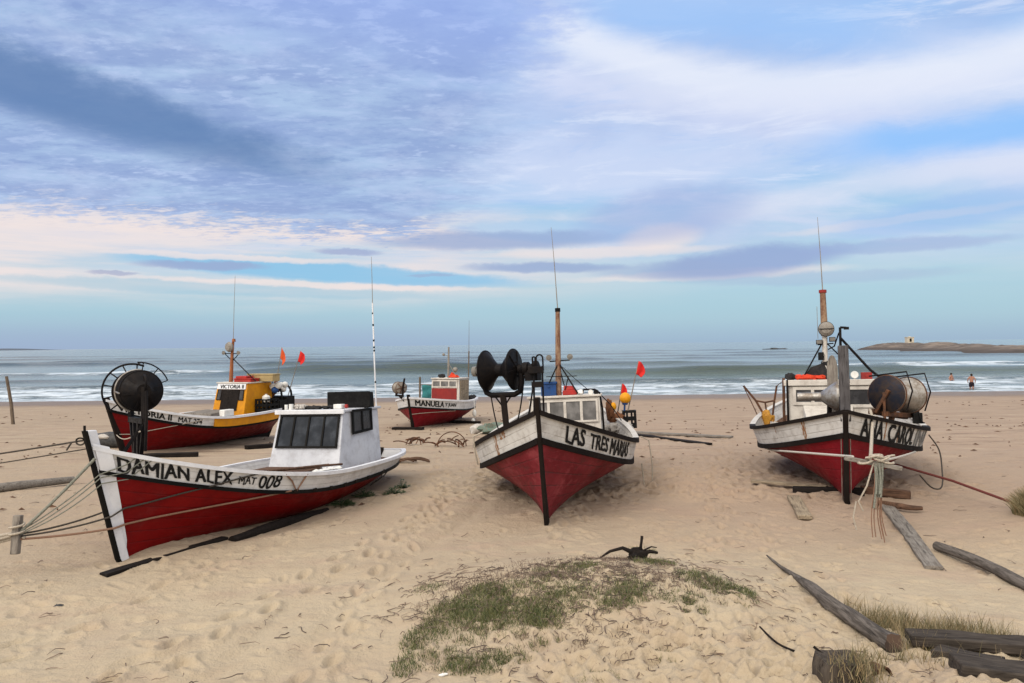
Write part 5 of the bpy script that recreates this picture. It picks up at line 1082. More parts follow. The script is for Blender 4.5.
mb = MB(); mb.tube([(-4.4, -.58, 2.60), (-4.4, -.02, 2.59)], .014, 8); mb.tube([(-4.4, -.56, 2.59), (-4.4, -.28, 2.36)], .014, 8); mb.tube([(-4.4, -.04, 2.58), (-4.4, -.28, 2.36)], .014, 8); mb.tube([(-4.38, -.24, 2.44), (-4.4, .60, 1.74)], .016, 8); mb.build('mast_stays', MAT['black_metal'], cb)
for y in (-.58, -.02): spot(B4, cb, (-4.36, y, 2.62), (1, 0, 0), .06)
B4.at('crate', lambda m: (m.box(-4.7, -4.3, -.14, .48, 1.722, 1.80), m.box(-4.72, -4.28, -.16, .50, 1.80, 1.83), m.box(-4.68, -4.32, -.10, .30, 1.832, 1.90)), 'stack of flat red trays on the yellow wheelhouse roof beside the orange mast', 'trays', (-4.5, .2, 1.722), MAT['red_plastic'], bevel=.01)
B4.at('box', lambda m: (m.box(-5.1, -4.75, .0, .95, 1.722, 1.92), m.box(-5.12, -4.73, -.02, .97, 1.92, 1.955)), 'long beige box lying on the yellow wheelhouse roof behind the red trays', 'box', (-4.95, .45, 1.722), MAT['beige_box'], bevel=.012)
flag_on(B4, ((-5.6, .34, 1.2), (-5.6, .66, 2.78)), 'flag_orange', 'orange flag on the pole nearest the orange mast of the yellow boat', (0, 0, 0), size=.34, lean=(0, .75, 0), droop=.5)
flag_on(B4, ((-5.7, .80, 1.2), (-5.7, 1.30, 2.66)), 'flag_red', 'red orange flag on the right hand pole over the stern of the yellow boat', (0, 0, 0), size=.34, droop=.25)
def _cage(m):
    for xx in (-5.9, -5.4):
        m.tube([(xx, .05, .85), (xx, .05, 1.25)] + arc((xx, .42, 1.25), (0, -1, 0), (0, 0, 1), .37, 0, math.pi, 10) + [(xx, .79, .85)], .034, 8)
        m.tube([(xx, .05, 1.1), (xx, .79, 1.15)], .03, 6)
    for y in (.05, .42, .79): m.tube([(-5.9, y, 1.2), (-5.4, y, 1.2)], .018, 6)
    m.box(-5.85, -5.45, .12, .95, .82, 1.22); m.box(-5.4, -5.05, .66, .98, .80, 1.12)
B4.at('engine_cage', _cage, 'black engine box with hooped guard rails at the stern of the yellow boat', 'engine', (-5.65, .42, .82), MAT['black_plastic'], bevel=.006)
B4.at('crate', lambda m: crate(m, -4.95, -4.35, .60, 1.02, .80, 1.20, .03), 'black slotted crate beside the yellow wheelhouse', 'crate', (-4.65, .8, .80), MAT['black_plastic'])
B4.at('jug', lambda m: jug(m, (-4.62, .8, 1.10), .12, .24), 'white plastic jug standing in the black crate beside the yellow wheelhouse', 'jug', (-4.62, .8, 1.10), MAT['white_plastic'])
B4.at('float', lambda m: (m.ball((-5.15, .66, 1.54), .12, 14, 0, (1, 1, .9)), m.ball((-5.15, .84, 1.58), .115, 14, 0), m.ball((-5.1, .76, 1.44), .11, 14, 1), m.tube([(-5.15, .62, 1.7), (-5.15, .76, 1.5)], .012, 6, 1)), 'bunch of white and blue floats hung behind the yellow wheelhouse', 'floats', (-5.15, .75, 1.5), [MAT['white_plastic'], MAT['blue_plastic']])
B4.at('float', lambda m: (m.ball((-5.6, .62, 1.55), .11, 14, 0), m.ball((-5.6, .77, 1.58), .10, 14, 0), m.ball((-5.6, .70, 1.44), .10, 14, 0)), 'bunch of plain white floats at the foot of the right hand flag pole', 'floats', (-5.6, .7, 1.5), MAT['white_plastic'])
B4.at('net_bundle', lambda m: (m.ball((-5.6, .45, 1.5), .15, 14, 0, (1, .8, 1), .4), m.tube([(-5.3, .25, 1.0), (-5.5, .55, 1.4), (-5.6, .7, 1.6)], .04, 8)), 'orange brown netting between the two bunches of white floats', 'net', (-5.55, .45, 1.4), MAT['brown_net'])
B4.at('tub', lambda m: (m.box(-2.75, -2.35, .98, 1.16, .86, 1.04)), 'white plastic tub on the side deck where the bulwark turns yellow', 'tub', (-2.55, 1.07, .86), MAT['white_plastic'], bevel=.02)
B4.at('rope', lambda m: m.tube([B4.surf(q, v, 1, .03) for q, v in ((.99, -2.3), (.95, -1.94), (.9, -1.3), (.849, -.68), (.80, -.15), (.747, .32), (.70, .65))], .012, 6), 'pale rope led along the red side of the boat with the yellow wheelhouse', 'rope', (-1, .8, .8), MAT['rope_pale'])

# ================= boat 5: middle distance
p = PD['MAN']; KEY = 'MAN'
B5 = Boat(KEY, 'small looking red boat with a red fronted cabin, furthest away by the surf', dict(WH, hull=MAT['red_rose'], bulwark=MAT['white_board'], gunwale=MAT['white_clean'], railh=.03), post_ext=.10, post_w=.05, post_d=.12)
B5.letters('MANUELA', .975, .825, .18, .80, bold=.035); B5.letters('Y JUAN', .819, .728, .2, .68, bold=.03)
cb = cabin(B5, -3.7, -3.74, -5.1, .60, .58, .07, .7, 1.74, 'cabin_cream', 'cabin_cream', .05, .05)
window([(-3.735, -.49, 1.70), (-3.735, .58, 1.70), (-3.722, .58, 1.40), (-3.722, -.49, 1.40)], (1, 0, .05), 3, .05, cb, 'cabin_cream', 'glass_grey', 'windscreen', .03)
mb = MB(); mb.hexa([(-3.718, -.50, .80), (-3.69, -.50, .80), (-3.69, .56, .80), (-3.718, .56, .80), (-3.735, -.50, 1.37), (-3.705, -.50, 1.37), (-3.705, .56, 1.37), (-3.735, .56, 1.37)]); mb.build('front_panel', MAT['red_panel'], cb, bevel=.006)
mb = MB()
for k in range(4): mb.box(-5.0 + .31 * k, -4.75 + .31 * k, .665, .70, .8, 1.70)
mb.build('side_boards', MAT['wood_pale'], cb)
mb = MB(); mb.tube([(-4.1, .08, 1.78), (-4.1, .10, 3.05)], [.05, .035], 10); mb.tube([(-4.1, .1, 2.68), (-4.1, -.1, 2.72)], .012, 6); mb.ball((-4.1, -.12, 2.74), .06, 10); mb.tube([(-4.05, .1, 2.4), (-4.0, .45, 1.85)], .012, 6); mb.build('mast', MAT['radar_grey'], cb)
mb = MB(); mb.tube([(-5.5, .52, .8), (-5.5, .56, 2.9)], .028, 8); mb.tube([(-5.5, .56, 2.9), (-5.5, .57, 4.2)], [.01, .005], 6); mb.build('antenna', MAT['wood_post'], B5.root)
mb = MB(); mb.tube([(-4.2, -1.18, .8), (-4.2, -1.18, 1.82)], .045, 8); mb.tube([(-4.3, -.62, .8), (-4.3, -.62, 1.5)], .03, 8); mb.tube([(-4.2, -1.18, 1.5), (-4.3, -.62, 1.48)], .02, 6); mb.build('awning_post', MAT['wood_post'], B5.root)
def _tarp(m):
    rows = [[(-4.2 - .1 * u + .03 * math.sin(v * 9 + u * 4), -1.08 + .46 * u, 1.48 - .60 * v + .02 * math.sin(u * 7)) for u in np.linspace(0, 1, 8)] for v in np.linspace(0, 1, 8)]; m.grid(rows)
o = B5.at('tarpaulin', _tarp, 'teal tarpaulin hung between posts beside the red fronted cabin', 'tarpaulin', (-4.2, -.85, 1.2), MAT['teal_cloth'], angle=180); sm_ = o.modifiers.new('thick', 'SOLIDIFY'); sm_.thickness = .01
B5.at('cloth_bundle', lambda m: (m.ball((-4.1, .33, 1.84), .14, 14, 0, (1, 1.6, .6), .3), m.ball((-4.1, .25, 1.93), .09, 12, 0, (1, 1, .8), .3)), 'red cloth thrown over the cabin roof of the furthest boat', 'cloth', (-4.1, .3, 1.79), MAT['orange_cloth'])
B5.at('bag', lambda m: m.ball((-4.0, -.18, 1.86), .12, 14, 0, (1, 1.3, .8), .3), 'dark bag on the cabin roof of the furthest boat', 'bag', (-4.0, -.18, 1.79), MAT['dark_cloth'])
B5.at('float', lambda m: m.ball((-4.15, .36, 2.12), .11, 14), 'round grey float tied high on the cabin roof of the furthest boat', 'float', (-4.15, .36, 2.1), MAT['radar_grey'])
B5.at('net_bundle', lambda m: [m.ball((-5.4 - .25 * i, .3 + .2 * (i % 2), .86), .18, 12, 0, (1, 1, .8), .35) for i in range(4)], 'dark netting heaped at the stern of the furthest boat', 'net', (-5.6, .4, .75), MAT['dark_cloth'])
B5.at('fender', lambda m: (m.ball((-3.2, 1.44, .42), .10, 14, 0, (.8, .8, 1.5)), m.tube([(-3.2, 1.42, .95), (-3.2, 1.46, .5)], .012, 6), m.ball((-3.15, 1.40, .12), .085, 12, 0, (1, 1, 1.3))), 'white fender hanging over the red side of the furthest boat', 'fender', (-3.2, 1.44, .9), MAT['white_plastic'])
c = Vector((-.1, -.50, 1.52)); ax = Vector((.75, .66, 0)).normalized()
dr = reel(B5, c, ax, .40, .205, 'radar_grey', 'rusty_metal', .09, .04, .06, .10)
mb = MB(); mb.beam(c + ax * .33, c + ax * .33 + Vector((0, 0, -.28)), .06, .06); mb.beam(c - ax * .33, c - ax * .33 + Vector((0, 0, -.28)), .06, .06); mb.beam(c + ax * .36 + Vector((0, 0, -.28)), c - ax * .36 + Vector((0, 0, -.28)), .07, .07); mb.beam(c + Vector((0, 0, -.28)), (-.15, -.26, 1.0), .08, .08); mb.beam(c + ax * .34, c + ax * .42 + Vector((.05, .05, .35)), .05, .05); mb.build('drum_frame', MAT['tar_wood'], dr)
B5.at('rope', lambda m: m.tube([B5.surf(q, v, 1, .03) for q, v in ((.995, -.73), (.95, -.55), (.897, -.38), (.81, -.2), (.724, -.06))], .012, 6), 'pale rope led along the red side of the furthest boat', 'rope', (-1, .8, .8), MAT['rope_pale'])
# ------------------------------------------------------------------ things on the sand
def place(name, mb, mats, label, cat, loc, group=None, rot=0.0, **kw):
    o = mb.build(name, mats, **kw); o.location = loc; o.rotation_euler = (0, 0, rot); return tag(o, label, cat, group)
def timber(name, a, b, w_, h_, mat, label, cat, sink=.3, group=None, bend=0.0, n=14, rough=.006, za=0, zb=0, seed=0):
    """a weathered squared timber or plank lying on the ground from a to b (x, y), slightly uneven"""
    A_ = gnd(*a, h_ * (.5 - sink) + za); B_ = gnd(*b, h_ * (.5 - sink) + zb); d = (B_ - A_); L_ = d.length; d.normalize()
    s_ = d.cross(Vector((0, 0, 1))).normalized(); u = s_.cross(d)
    mb = MB(); rows = []
    for i in range(n + 1):
        t = i / n; j = lambda k: rough * mnoise.noise(Vector((t * L_ * 3, k * 2.7, seed + 1.3)))
        bx_ = bend * math.sin(math.pi * t)
        c = [(-w_ / 2 + j(1), -h_ / 2), (w_ / 2 + j(2), -h_ / 2), (w_ / 2 + j(2), h_ / 2 + j(3)), (0, h_ / 2 + j(5) * .6), (-w_ / 2 + j(1), h_ / 2 + j(4))]
        rows.append([Vector((t * L_ - L_ / 2, p_ + bx_, q_)) for p_, q_ in c + c[:1]])
    mb.grid(rows); mb.add(rows[0][:-1], [(0, 1, 2, 3, 4)]); mb.add(rows[-1][:-1], [(4, 3, 2, 1, 0)])
    o = mb.build(name, mat, angle=30, bevel=min(w_, h_) * .12); R = Matrix((d, -s_, u)).transposed().to_4x4()
    o.matrix_world = Matrix.Translation((A_ + B_) / 2) @ R
    return tag(o, label, cat, group)
def log(name, pts, radii, mat, endmat, label, cat, n=14, rough=.12, seed=0, sub=5):
    """driftwood: knotty tapering tube, its cut ends in a second material"""
    P_ = [Vector(q) for q in pts]; path = []; rs = []
    for i in range(len(P_) - 1):
        p0, p1, p2, p3 = P_[max(i - 1, 0)], P_[i], P_[i + 1], P_[min(i + 2, len(P_) - 1)]
        for k in range(sub):
            t = k / sub; path.append(.5 * ((2 * p1) + (p2 - p0) * t + (2 * p0 - 5 * p1 + 4 * p2 - p3) * t * t + (3 * p1 - p0 - 3 * p2 + p3) * t ** 3)); rs.append(radii[i] * (1 - t) + radii[i + 1] * t)
    path.append(P_[-1]); rs.append(radii[-1])
    o0 = path[len(path) // 2].copy(); mb = MB(); mb.tube([q - o0 for q in path], rs, n, 0, caps=False)
    nv = len(mb.v)
    for i in range(nv):
        ring = i // n; c = path[ring] - o0; v = Vector(mb.v[i]); d = v - c
        q = 1 + rough * (mnoise.noise(Vector((ring * .22, (i % n) * .9, seed))) + .6 * mnoise.noise(Vector((ring * .08, (i % n) * 2.1, seed + 5))))
        mb.v[i] = tuple(c + d * q)
    for base, rev in ((0, True), (nv - n, False)):
        c = path[0] - o0 if rev else path[-1] - o0; idx = [base + k for k in range(n)]
        ring = [Vector(mb.v[k]) for k in idx]; rows = [ring + ring[:1], [c + (r_2 - c) * .55 for r_2 in ring + ring[:1]], [c + (r_2 - c) * .02 for r_2 in ring + ring[:1]]]
        mb.grid(rows, 1)
    return place(name, mb, [mat, endmat], label, cat, o0, angle=50)
m_, n, b = newmat('end_grain')
ob = n.node('ShaderNodeTexCoord').outputs['Object']
wv = n.node('ShaderNodeTexWave', {'Vector': ob, 'Scale': 14.0, 'Distortion': 3.0, 'Detail': 3.0}, wave_type='RINGS').outputs['Fac']
n.set(b.inputs['Base Color'], n.mix(n.sm(wv, .2, .8), (.095, .058, .040), (.042, .027, .020))); b.inputs['Roughness'].default_value = .9

log('driftwood_log', [gnd(3.0, 9.1, .03), gnd(2.97, 8.55, .035), gnd(2.96, 8.1, .05), gnd(2.92, 7.6, .08), gnd(2.92, 7.1, .09), gnd(2.97, 6.7, .09), gnd(3.0, 6.35, .085), gnd(3.02, 6.1, .085)],
    [.008, .018, .028, .050, .064, .070, .074, .082], MAT['wood_drift_y'], MAT['end_grain'], 'long grey driftwood log tapering to a thin tip, its sawn end among the dry grass', 'log', rough=.28, seed=3)
log('driftwood_pole', [gnd(5.18, 9.40, .06), gnd(5.24, 8.85, .075), gnd(5.26, 8.35, .07), gnd(5.24, 7.85, .06), gnd(5.3, 7.2, .06)], [.052, .058, .06, .062, .06], MAT['wood_drift_y'], MAT['end_grain'], 'smooth grey driftwood pole with a rounded end, beside the long plank at right', 'log', rough=.08, seed=8)
log('driftwood_pole', [gnd(-10.8, 12.3, .09), gnd(-9.6, 13.1, .10), gnd(-8.95, 13.9, .10), gnd(-8.45, 14.7, .08)], [.085, .085, .08, .06], MAT['wood_grey'], MAT['end_grain'], 'smooth grey driftwood log half in the sand at the left edge behind the mooring toggle', 'log', rough=.10, seed=12)
timber('plank', (5.80, 12.0), (4.72, 8.62), .19, .045, MAT['wood_grey'], 'long worn grey plank with holes, running from the right boat towards the viewer', 'plank', sink=.1, bend=.02, rough=.012, seed=2)
timber('plank', (4.55, 12.45), (4.20, 11.05), .20, .06, MAT['wood_pale'], 'short pale plank lying on the sand in front of the right boat', 'plank', sink=-.1, seed=4)
timber('plank', (4.28, 13.75), (5.30, 12.95), .14, .05, MAT['wood_pale'], 'thin pale board under the left bilge of the right boat', 'plank', sink=0, za=.05, zb=.03, seed=5)
timber('skid_timber', (4.72, 12.95), (5.75, 12.55), .16, .13, MAT['wood_dark'], 'dark heavy skid timber across under the bow of the right boat', 'timber', sink=.15, seed=6)
timber('skid_timber', (5.75, 12.70), (6.42, 12.38), .14, .13, MAT['wood_brown'], 'reddish brown skid timber under the right bilge of the right boat', 'timber', sink=.1, seed=7)
log('root_piece', [gnd(5.68, 11.9, .04), gnd(5.80, 11.62, .06), gnd(5.95, 11.5, .05), gnd(6.12, 11.48, .04)], [.04, .045, .04, .03], MAT['wood_brown'], MAT['end_grain'], 'small bent brown root lying beside the top end of the long plank', 'root', rough=.2, seed=4)
timber('skid_timber', (-4.63, 8.62), (-3.85, 10.2), .13, .05, MAT['wood_dark'], 'long dark skid plank sticking out below the stem of the white wheelhouse boat', 'timber', sink=.25, seed=9)
log('skid_log', [gnd(-3.72, 10.1, .0), gnd(-3.42, 10.7, .03), gnd(-3.15, 11.3, .02), gnd(-2.9, 11.9, .0)], [.07, .075, .065, .04], MAT['wood_dark'], MAT['wood_dark'], 'dark log wedged under the near side of the white wheelhouse boat', 'log', rough=.25, seed=21)
timber('skid_timber', (-9.6, 18.7), (-7.9, 19.2), .2, .12, MAT['wood_dark'], 'dark skid timber under the red side of the yellow wheelhouse boat', 'timber', sink=.1, seed=10)
timber('skid_timber', (-7.4, 21.2), (-5.9, 22.6), .22, .12, MAT['wood_dark'], 'dark skid timber below the stern of the yellow wheelhouse boat', 'timber', sink=.1, seed=13)
timber('skid_timber', (-4.35, 27.75), (-3.2, 27.3), .2, .10, MAT['wood_dark'], 'dark skid timber across under the bow of the furthest boat', 'timber', sink=.1, seed=11)
timber('skid_timber', (-2.5, 30.6), (-1.3, 29.9), .2, .10, MAT['wood_dark'], 'dark skid timber under the after part of the furthest boat', 'timber', sink=.1, seed=14)
timber('plank', (3.4, 25.4), (5.3, 20.7), .22, .05, MAT['wood_dark'], 'dark plank lying on the open sand between the middle and right boats', 'plank', sink=0, seed=15)
timber('plank', (3.9, 24.5), (6.5, 22.7), .24, .05, MAT['wood_grey'], 'grey plank lying crosswise behind the dark plank on the open sand', 'plank', sink=-.2, za=.04, seed=16)
wood('wood_sleeper', (.078, .065, .054), (.034, .028, .024)); wood('wood_stump', (.095, .078, .062), (.040, .032, .027), axis=2)
# old sleepers in the lower right corner
Z0 = float(gz(3.6, 5.5))
timber('sleeper', (3.20, 6.24), (5.1, 5.84), .20, .085, MAT['wood_sleeper'], 'dark weathered sleeper lying raised behind the others in the lower right corner', 'sleeper', sink=-.75, seed=17, rough=.02)
timber('sleeper', (3.30, 6.02), (3.60, 5.66), .17, .07, MAT['wood_sleeper'], 'short split dark sleeper block leaning between the two long ones', 'sleeper', sink=-.25, seed=18, rough=.025)
timber('sleeper', (3.12, 5.44), (4.9, 5.12), .26, .10, MAT['wood_sleeper'], 'dark weathered sleeper nearest the viewer at the lower right corner', 'sleeper', sink=-.2, seed=19, rough=.02)
# sawn stump
mb = MB(); n_ = 26; rows = []
for k, z in enumerate(np.linspace(-.15, .26, 8)):
    rows.append([Vector((math.cos(t) * (.17 + .015 * mnoise.noise(Vector((math.cos(t) * 2, math.sin(t) * 2, z * 4))) + .03 * (1 - k / 7) - .02 * (k == 7) + .018 * math.sin(t * 3 + 1)), math.sin(t) * (.16 + .014 * mnoise.noise(Vector((math.sin(t) * 3, math.cos(t) * 2, z * 3)))), z + (.012 * math.sin(t * 3) if k == 7 else 0))) for t in np.linspace(0, 2 * math.pi, n_)])
mb.grid(rows); top = rows[-1]; mb.grid([top, [Vector((q.x * .5, q.y * .5, .25)) for q in top], [Vector((q.x * .02, q.y * .02, .255)) for q in top]], 1)
place('tree_stump', mb, [MAT['wood_stump'], MAT['wood_stump']], 'squat dark tree stump with grass growing over it, beside the sawn log end', 'stump', gnd(2.27, 5.38, -.085))
log('stick', [gnd(2.05, 6.42, .10), gnd(2.12, 6.2, .055), gnd(2.22, 5.98, .05), (2.28, 5.7, float(gz(2.28, 5.7)) + .06)], [.007, .009, .010, .010], MAT['wood_dark'], MAT['wood_dark'], 'thin dark curved stick poking out beside the tree stump', 'stick', n=8, seed=30)
log('stick', [(2.15, 5.52, float(gz(2.27, 5.4)) + .20), (2.21, 5.46, float(gz(2.27, 5.4)) + .15), (2.27, 5.40, float(gz(2.27, 5.4)) + .10)], [.010, .011, .012], MAT['wood_dark'], MAT['wood_dark'], 'short dark stick standing up from the top of the tree stump', 'stick', n=8, seed=31)
mb = MB(); mb.lathe((0, 0, 0), (.15, -1, .12), [(-.14, .055), (0, .06), (0, .048), (-.14, .044)], 20); place('pipe_end', mb, MAT['rusty_metal'], 'rusty hollow pipe end showing between the stump and the sleepers', 'pipe', gnd(2.60, 5.40, .02))
# charred root on the mound crest
mb = MB(); mb.ball((0, 0, .06), .095, 14, 0, (1, .9, .9), .35)
mb.tube([(-.02, 0, .08), (-.16, .02, .14), (-.30, .0, .11), (-.42, -.02, .04)], [.03, .02, .016, .008], 8); mb.tube([(.03, 0, .08), (.14, .02, .10), (.22, .03, .08)], [.028, .02, .014], 8); mb.tube([(.02, 0, .08), (.04, .0, .2), (.05, .01, .27)], [.02, .014, .016], 8); mb.tube([(.05, .0, .11), (.15, .02, .15), (.21, .02, .14)], [.012, .008, .005], 6)
place('root_stump', mb, MAT['wood_dark'], 'black charred root with spread arms on the crest of the grassy mound', 'root', gnd(1.33, 8.25, -.01))
# fence post by the water
mb = MB(); mb.tube([(0, 0, -.3), (-.10, 0, .9), (-.30, .0, 2.1)], [.075, .07, .062], 10); place('wooden_post', mb, MAT['wood_post'], 'tall leaning wooden post standing alone at the left edge near the surf', 'post', gnd(-21.85, 33.5))
# rolled tarpaulin and net heaps
mb = MB(); mb.tube([(-.62, 0, .2), (-.3, .05, .22), (.2, 0, .21), (.62, .02, .2)], [.2, .23, .21, .2], 14); mb.ball((-.35, -.1, .32), .16, 12, 1, (1.2, .8, .5), .3)
place('rolled_tarpaulin', mb, [MAT['grey_tarp'], MAT['pale_cloth']], 'dark rolled tarpaulin on the sand under the bow of the yellow wheelhouse boat', 'tarpaulin', gnd(-11.35, 22.0))
mb = MB(); net_heap(mb, (0, 0, 0), .55, 7, (1.3, .8, .45), .35, 3); mb.ball((-.75, 0, .12), .22, 12, 1, (1.2, 1, .8), .3)
place('net_heap', mb, [MAT['teal_net'], MAT['pale_cloth']], 'greenish heap of fishing net on the sand behind the middle boat', 'net', gnd(-.45, 25.6))
# grapnel anchors and bent wires
def grapnel(loc, r, label, sd, loops):
    mb = MB(); rg = random.Random(sd)
    for (cx, rad_, a0, a1, h) in loops: mb.tube(arc((cx, 0, 0), (1, .1, 0), (0, .15, 1), rad_, a0, a1, 18), .016, 6)
    for k in range(9): 
        x = rg.uniform(-r, r); mb.tube(sag((x, rg.uniform(-.3, .3), .03), (x + rg.uniform(-.5, .5), rg.uniform(-.3, .3), .08 + .1 * rg.random()), -.05, 6, .05), rg.uniform(.012, .025), 6)
    place('grapnel_anchor', mb, MAT['rusty_metal'], label, 'anchor', loc)
grapnel(gnd(-1.75, 21.2, .02), .5, 'tangled iron grapnel with a wide half hoop on the sand left of the middle boat', 1, [(.05, .40, 0, math.pi, 0), (-.05, .22, .2, 1.7, 0), (.28, .30, 1.7, 2.6, 0)])
grapnel(gnd(-2.9, 22.0, .02), .35, 'small bent wire hoop on the sand between the white wheelhouse boat and the furthest boat', 2, [(.05, .20, -.2, 2.7, 0)])
mb = MB()
for k in range(5): mb.tube(sag((random.uniform(-.4, 0), random.uniform(-.2, .2), .03), (random.uniform(.1, .7), random.uniform(-.2, .2), .05), -.06, 6, .05), .022, 6)
mb.ball((-.45, .05, .08), .16, 10, 0, (1.4, 1, .6), .4)
place('net_scrap', mb, MAT['wood_brown'], 'brown scrap of net and wire by the stern of the white wheelhouse boat', 'scrap', gnd(-2.35, 17.2))
# small rubbish
mb = MB(); mb.ball((0, 0, .012), .035, 10, 0, (1.4, 1, .5), .5); place('litter', mb, MAT['grey_tarp'], 'small dark scrap of litter on the open sand at lower left', 'litter', gnd(-4.55, 7.6))
mb = MB(); mb.ball((0, 0, .012), .018, 10, 0, (1.6, 1, .5), .5); place('litter', mb, MAT['white_plastic'], 'small white scrap of litter in the grass at the bottom edge', 'litter', gnd(-.56, 5.9))

def smooth_path(P_, sub=6):
    out = []
    for i in range(len(P_) - 1):
        p0, p1, p2, p3 = P_[max(i - 1, 0)], P_[i], P_[i + 1], P_[min(i + 2, len(P_) - 1)]
        for k in range(sub):
            t = k / sub; out.append(.5 * ((2 * p1) + (p2 - p0) * t + (2 * p0 - 5 * p1 + 4 * p2 - p3) * t * t + (3 * p1 - p0 - 3 * p2 + p3) * t ** 3))
    return out + [P_[-1]]
# wrack and chips of wood strewn over the open beach
mb_w = MB(); rg = random.Random(19)
for k in range(1000):
    y = 12 + 34 * rg.random() ** 1.2; x = rg.uniform(-.72, .72) * y
    if vnoise(x * .2, y * .2, 90) < .42 + .1 * rg.random(): continue
    a = rg.uniform(0, 3.14); l_ = rg.uniform(.02, .075) * (1 + y / 40); w2 = l_ * rg.uniform(.10, .3); c0 = gnd(x, y, .012); u_ = Vector((math.cos(a), math.sin(a), 0)) * l_; v_ = Vector((-math.sin(a), math.cos(a), 0)) * w2
    mb_w.add([c0 - u_, c0 - v_, c0 + u_, c0 + v_, c0 + Vector((0, 0, .025 + .02 * rg.random()))], [(0, 1, 4), (1, 2, 4), (2, 3, 4), (3, 0, 4)])
tag(mb_w.build('beach_wrack', MAT['wood_brown'], weld=False), kind='stuff')
# ------------------------------------------------------------------ ropes and stakes
def rope(name, paths, mat, label, group=None, r=.014, cat='rope'):
    mb = MB(); o0 = Vector(paths[0][0])
    for q in paths: mb.tube([Vector(x) - o0 for x in q], r, 7)
    return place(name, mb, MAT[mat], label, cat, o0, group, angle=60)
W1 = lambda *q: B1.M @ Vector(q)
tog = Vector((-5.52, 8.5, .50)); anch = Vector((-7.4, 8.05, .12))
mb = MB(); mb.beam((0, .03, .21), (0, -.03, -.21), .085, .07, up=(0, 1, 0)); place('mooring_toggle', mb, MAT['wood_greyz'], 'square grey wooden toggle twisted into the mooring lines at the left edge', 'toggle', tog, bevel=.01)
mb = MB(); mb.tube([(-.1, 0, .35), (0, 0, -.3)], [.05, .055], 10); place('anchor_stake', mb, MAT['wood_post'], 'wooden anchor stake at the far left that holds the mooring lines', 'stake', anch)
ts = B1.stem(1.2); s_at = lambda z, dy=.05: B1.M @ B1.D @ Vector((B1.stem(z).x + .03, dy, z))
rope('mooring_rope', [sag(tog + Vector((.03, 0, .02)), s_at(1.30), .02)], 'rope_greygreen', 'thick grey mooring rope rising highest from the toggle to the white stem', r=.017)
rope('mooring_rope', [sag(tog + Vector((.03, 0, .03)), s_at(1.11, .06), .03) + [B1.M @ B1.surf(.962, .5, 1, .02), B1.M @ B1.surf(.942, 1.0, 1, .02)], sag(tog + Vector((.03, 0, .01)), s_at(1.07, .06), .045) + [B1.M @ B1.surf(.962, .2, 1, .02), B1.M @ B1.surf(.932, 1.0, 1, .02)], sag(tog + Vector((.03, 0, .0)), s_at(1.0, .06), .055) + [B1.M @ B1.surf(.962, -.1, 1, .02), B1.M @ B1.surf(.922, 1.0, 1, .02)]], 'rope_greygreen', 'three thin grey cords running over the white stem to the gunwale', r=.007)
rope('mooring_rope', [sag(tog, s_at(.66, .0), .03), sag(tog + Vector((0, -.01, -.02)), s_at(.60, .075), .03) + [B1.M @ B1.surf(q, v, 1, .02) for q, v in ((.974, -1.42), (.932, -.96), (.887, -.43), (.839, .07), (.787, .6), (.744, .97))]], 'rope_dark', 'pair of thin black mooring cords meeting the middle of the white stem', r=.011)
rope('mooring_rope', [sag(tog + Vector((0, -.02, -.05)), s_at(.455, .075), .015) + [B1.M @ (B1.surf(q, v, 1, .025)) for q, v in ((.975, -2.10), (.932, -1.69), (.88, -1.26), (.827, -.86), (.772, -.48), (.724, -.18), (.669, .07))]], 'rope_orange', 'faded red mooring rope led along the red side up to the gunwale', r=.013)
rope('mooring_rope', [sag(anch, tog, .0, 6, .03), sag(anch + Vector((0, 0, .08)), tog + Vector((0, 0, .02)), -.02, 6, .03), sag(anch + Vector((0, .05, .0)), tog + Vector((0, .02, -.03)), .02, 6, .03)], 'rope_pale', 'twisted pale mooring lines between the toggle and the left edge of the picture', r=.02)
rope('rope_knot', [[tog + Vector((math.cos(t) * .075, math.sin(t) * .06, .012 * t - .04)) for t in np.linspace(0, 14, 50)]], 'rope_pale', 'pale rope lashing wound round the wooden toggle', r=.013)
stop = B1.M @ B1.D @ Vector((B1.stem(1.52).x, 0, 1.52))
rope('mooring_rope', [sag(stop, (-11.0, 9.5, .78), .06, 12, .01), [stop + Vector((-.10, .0, -.02)) + Vector((math.cos(t) * .05, 0, math.sin(t) * .04)) for t in np.linspace(0, 9, 30)], [stop + Vector((-.2, 0, -.03)), stop + Vector((-.26, 0, -.12))]], 'rope_dark', 'upper dark line with a knot leading left from the top of the white stem', r=.010)
rope('mooring_rope', [sag(B1.M @ B1.D @ Vector((B1.stem(1.42).x, 0, 1.42)), (-11.0, 9.4, .60), .05)], 'rope_dark', 'lower thin line leading left from the top of the white stem', r=.007)
rope('mooring_rope', [sag(W1(-.35, -.05, 1.55), B4.M @ Vector((.2, .0, .6)), .1)], 'rope_pale', 'pale line from the bow of the yellow wheelhouse boat to the black net drum', r=.010)
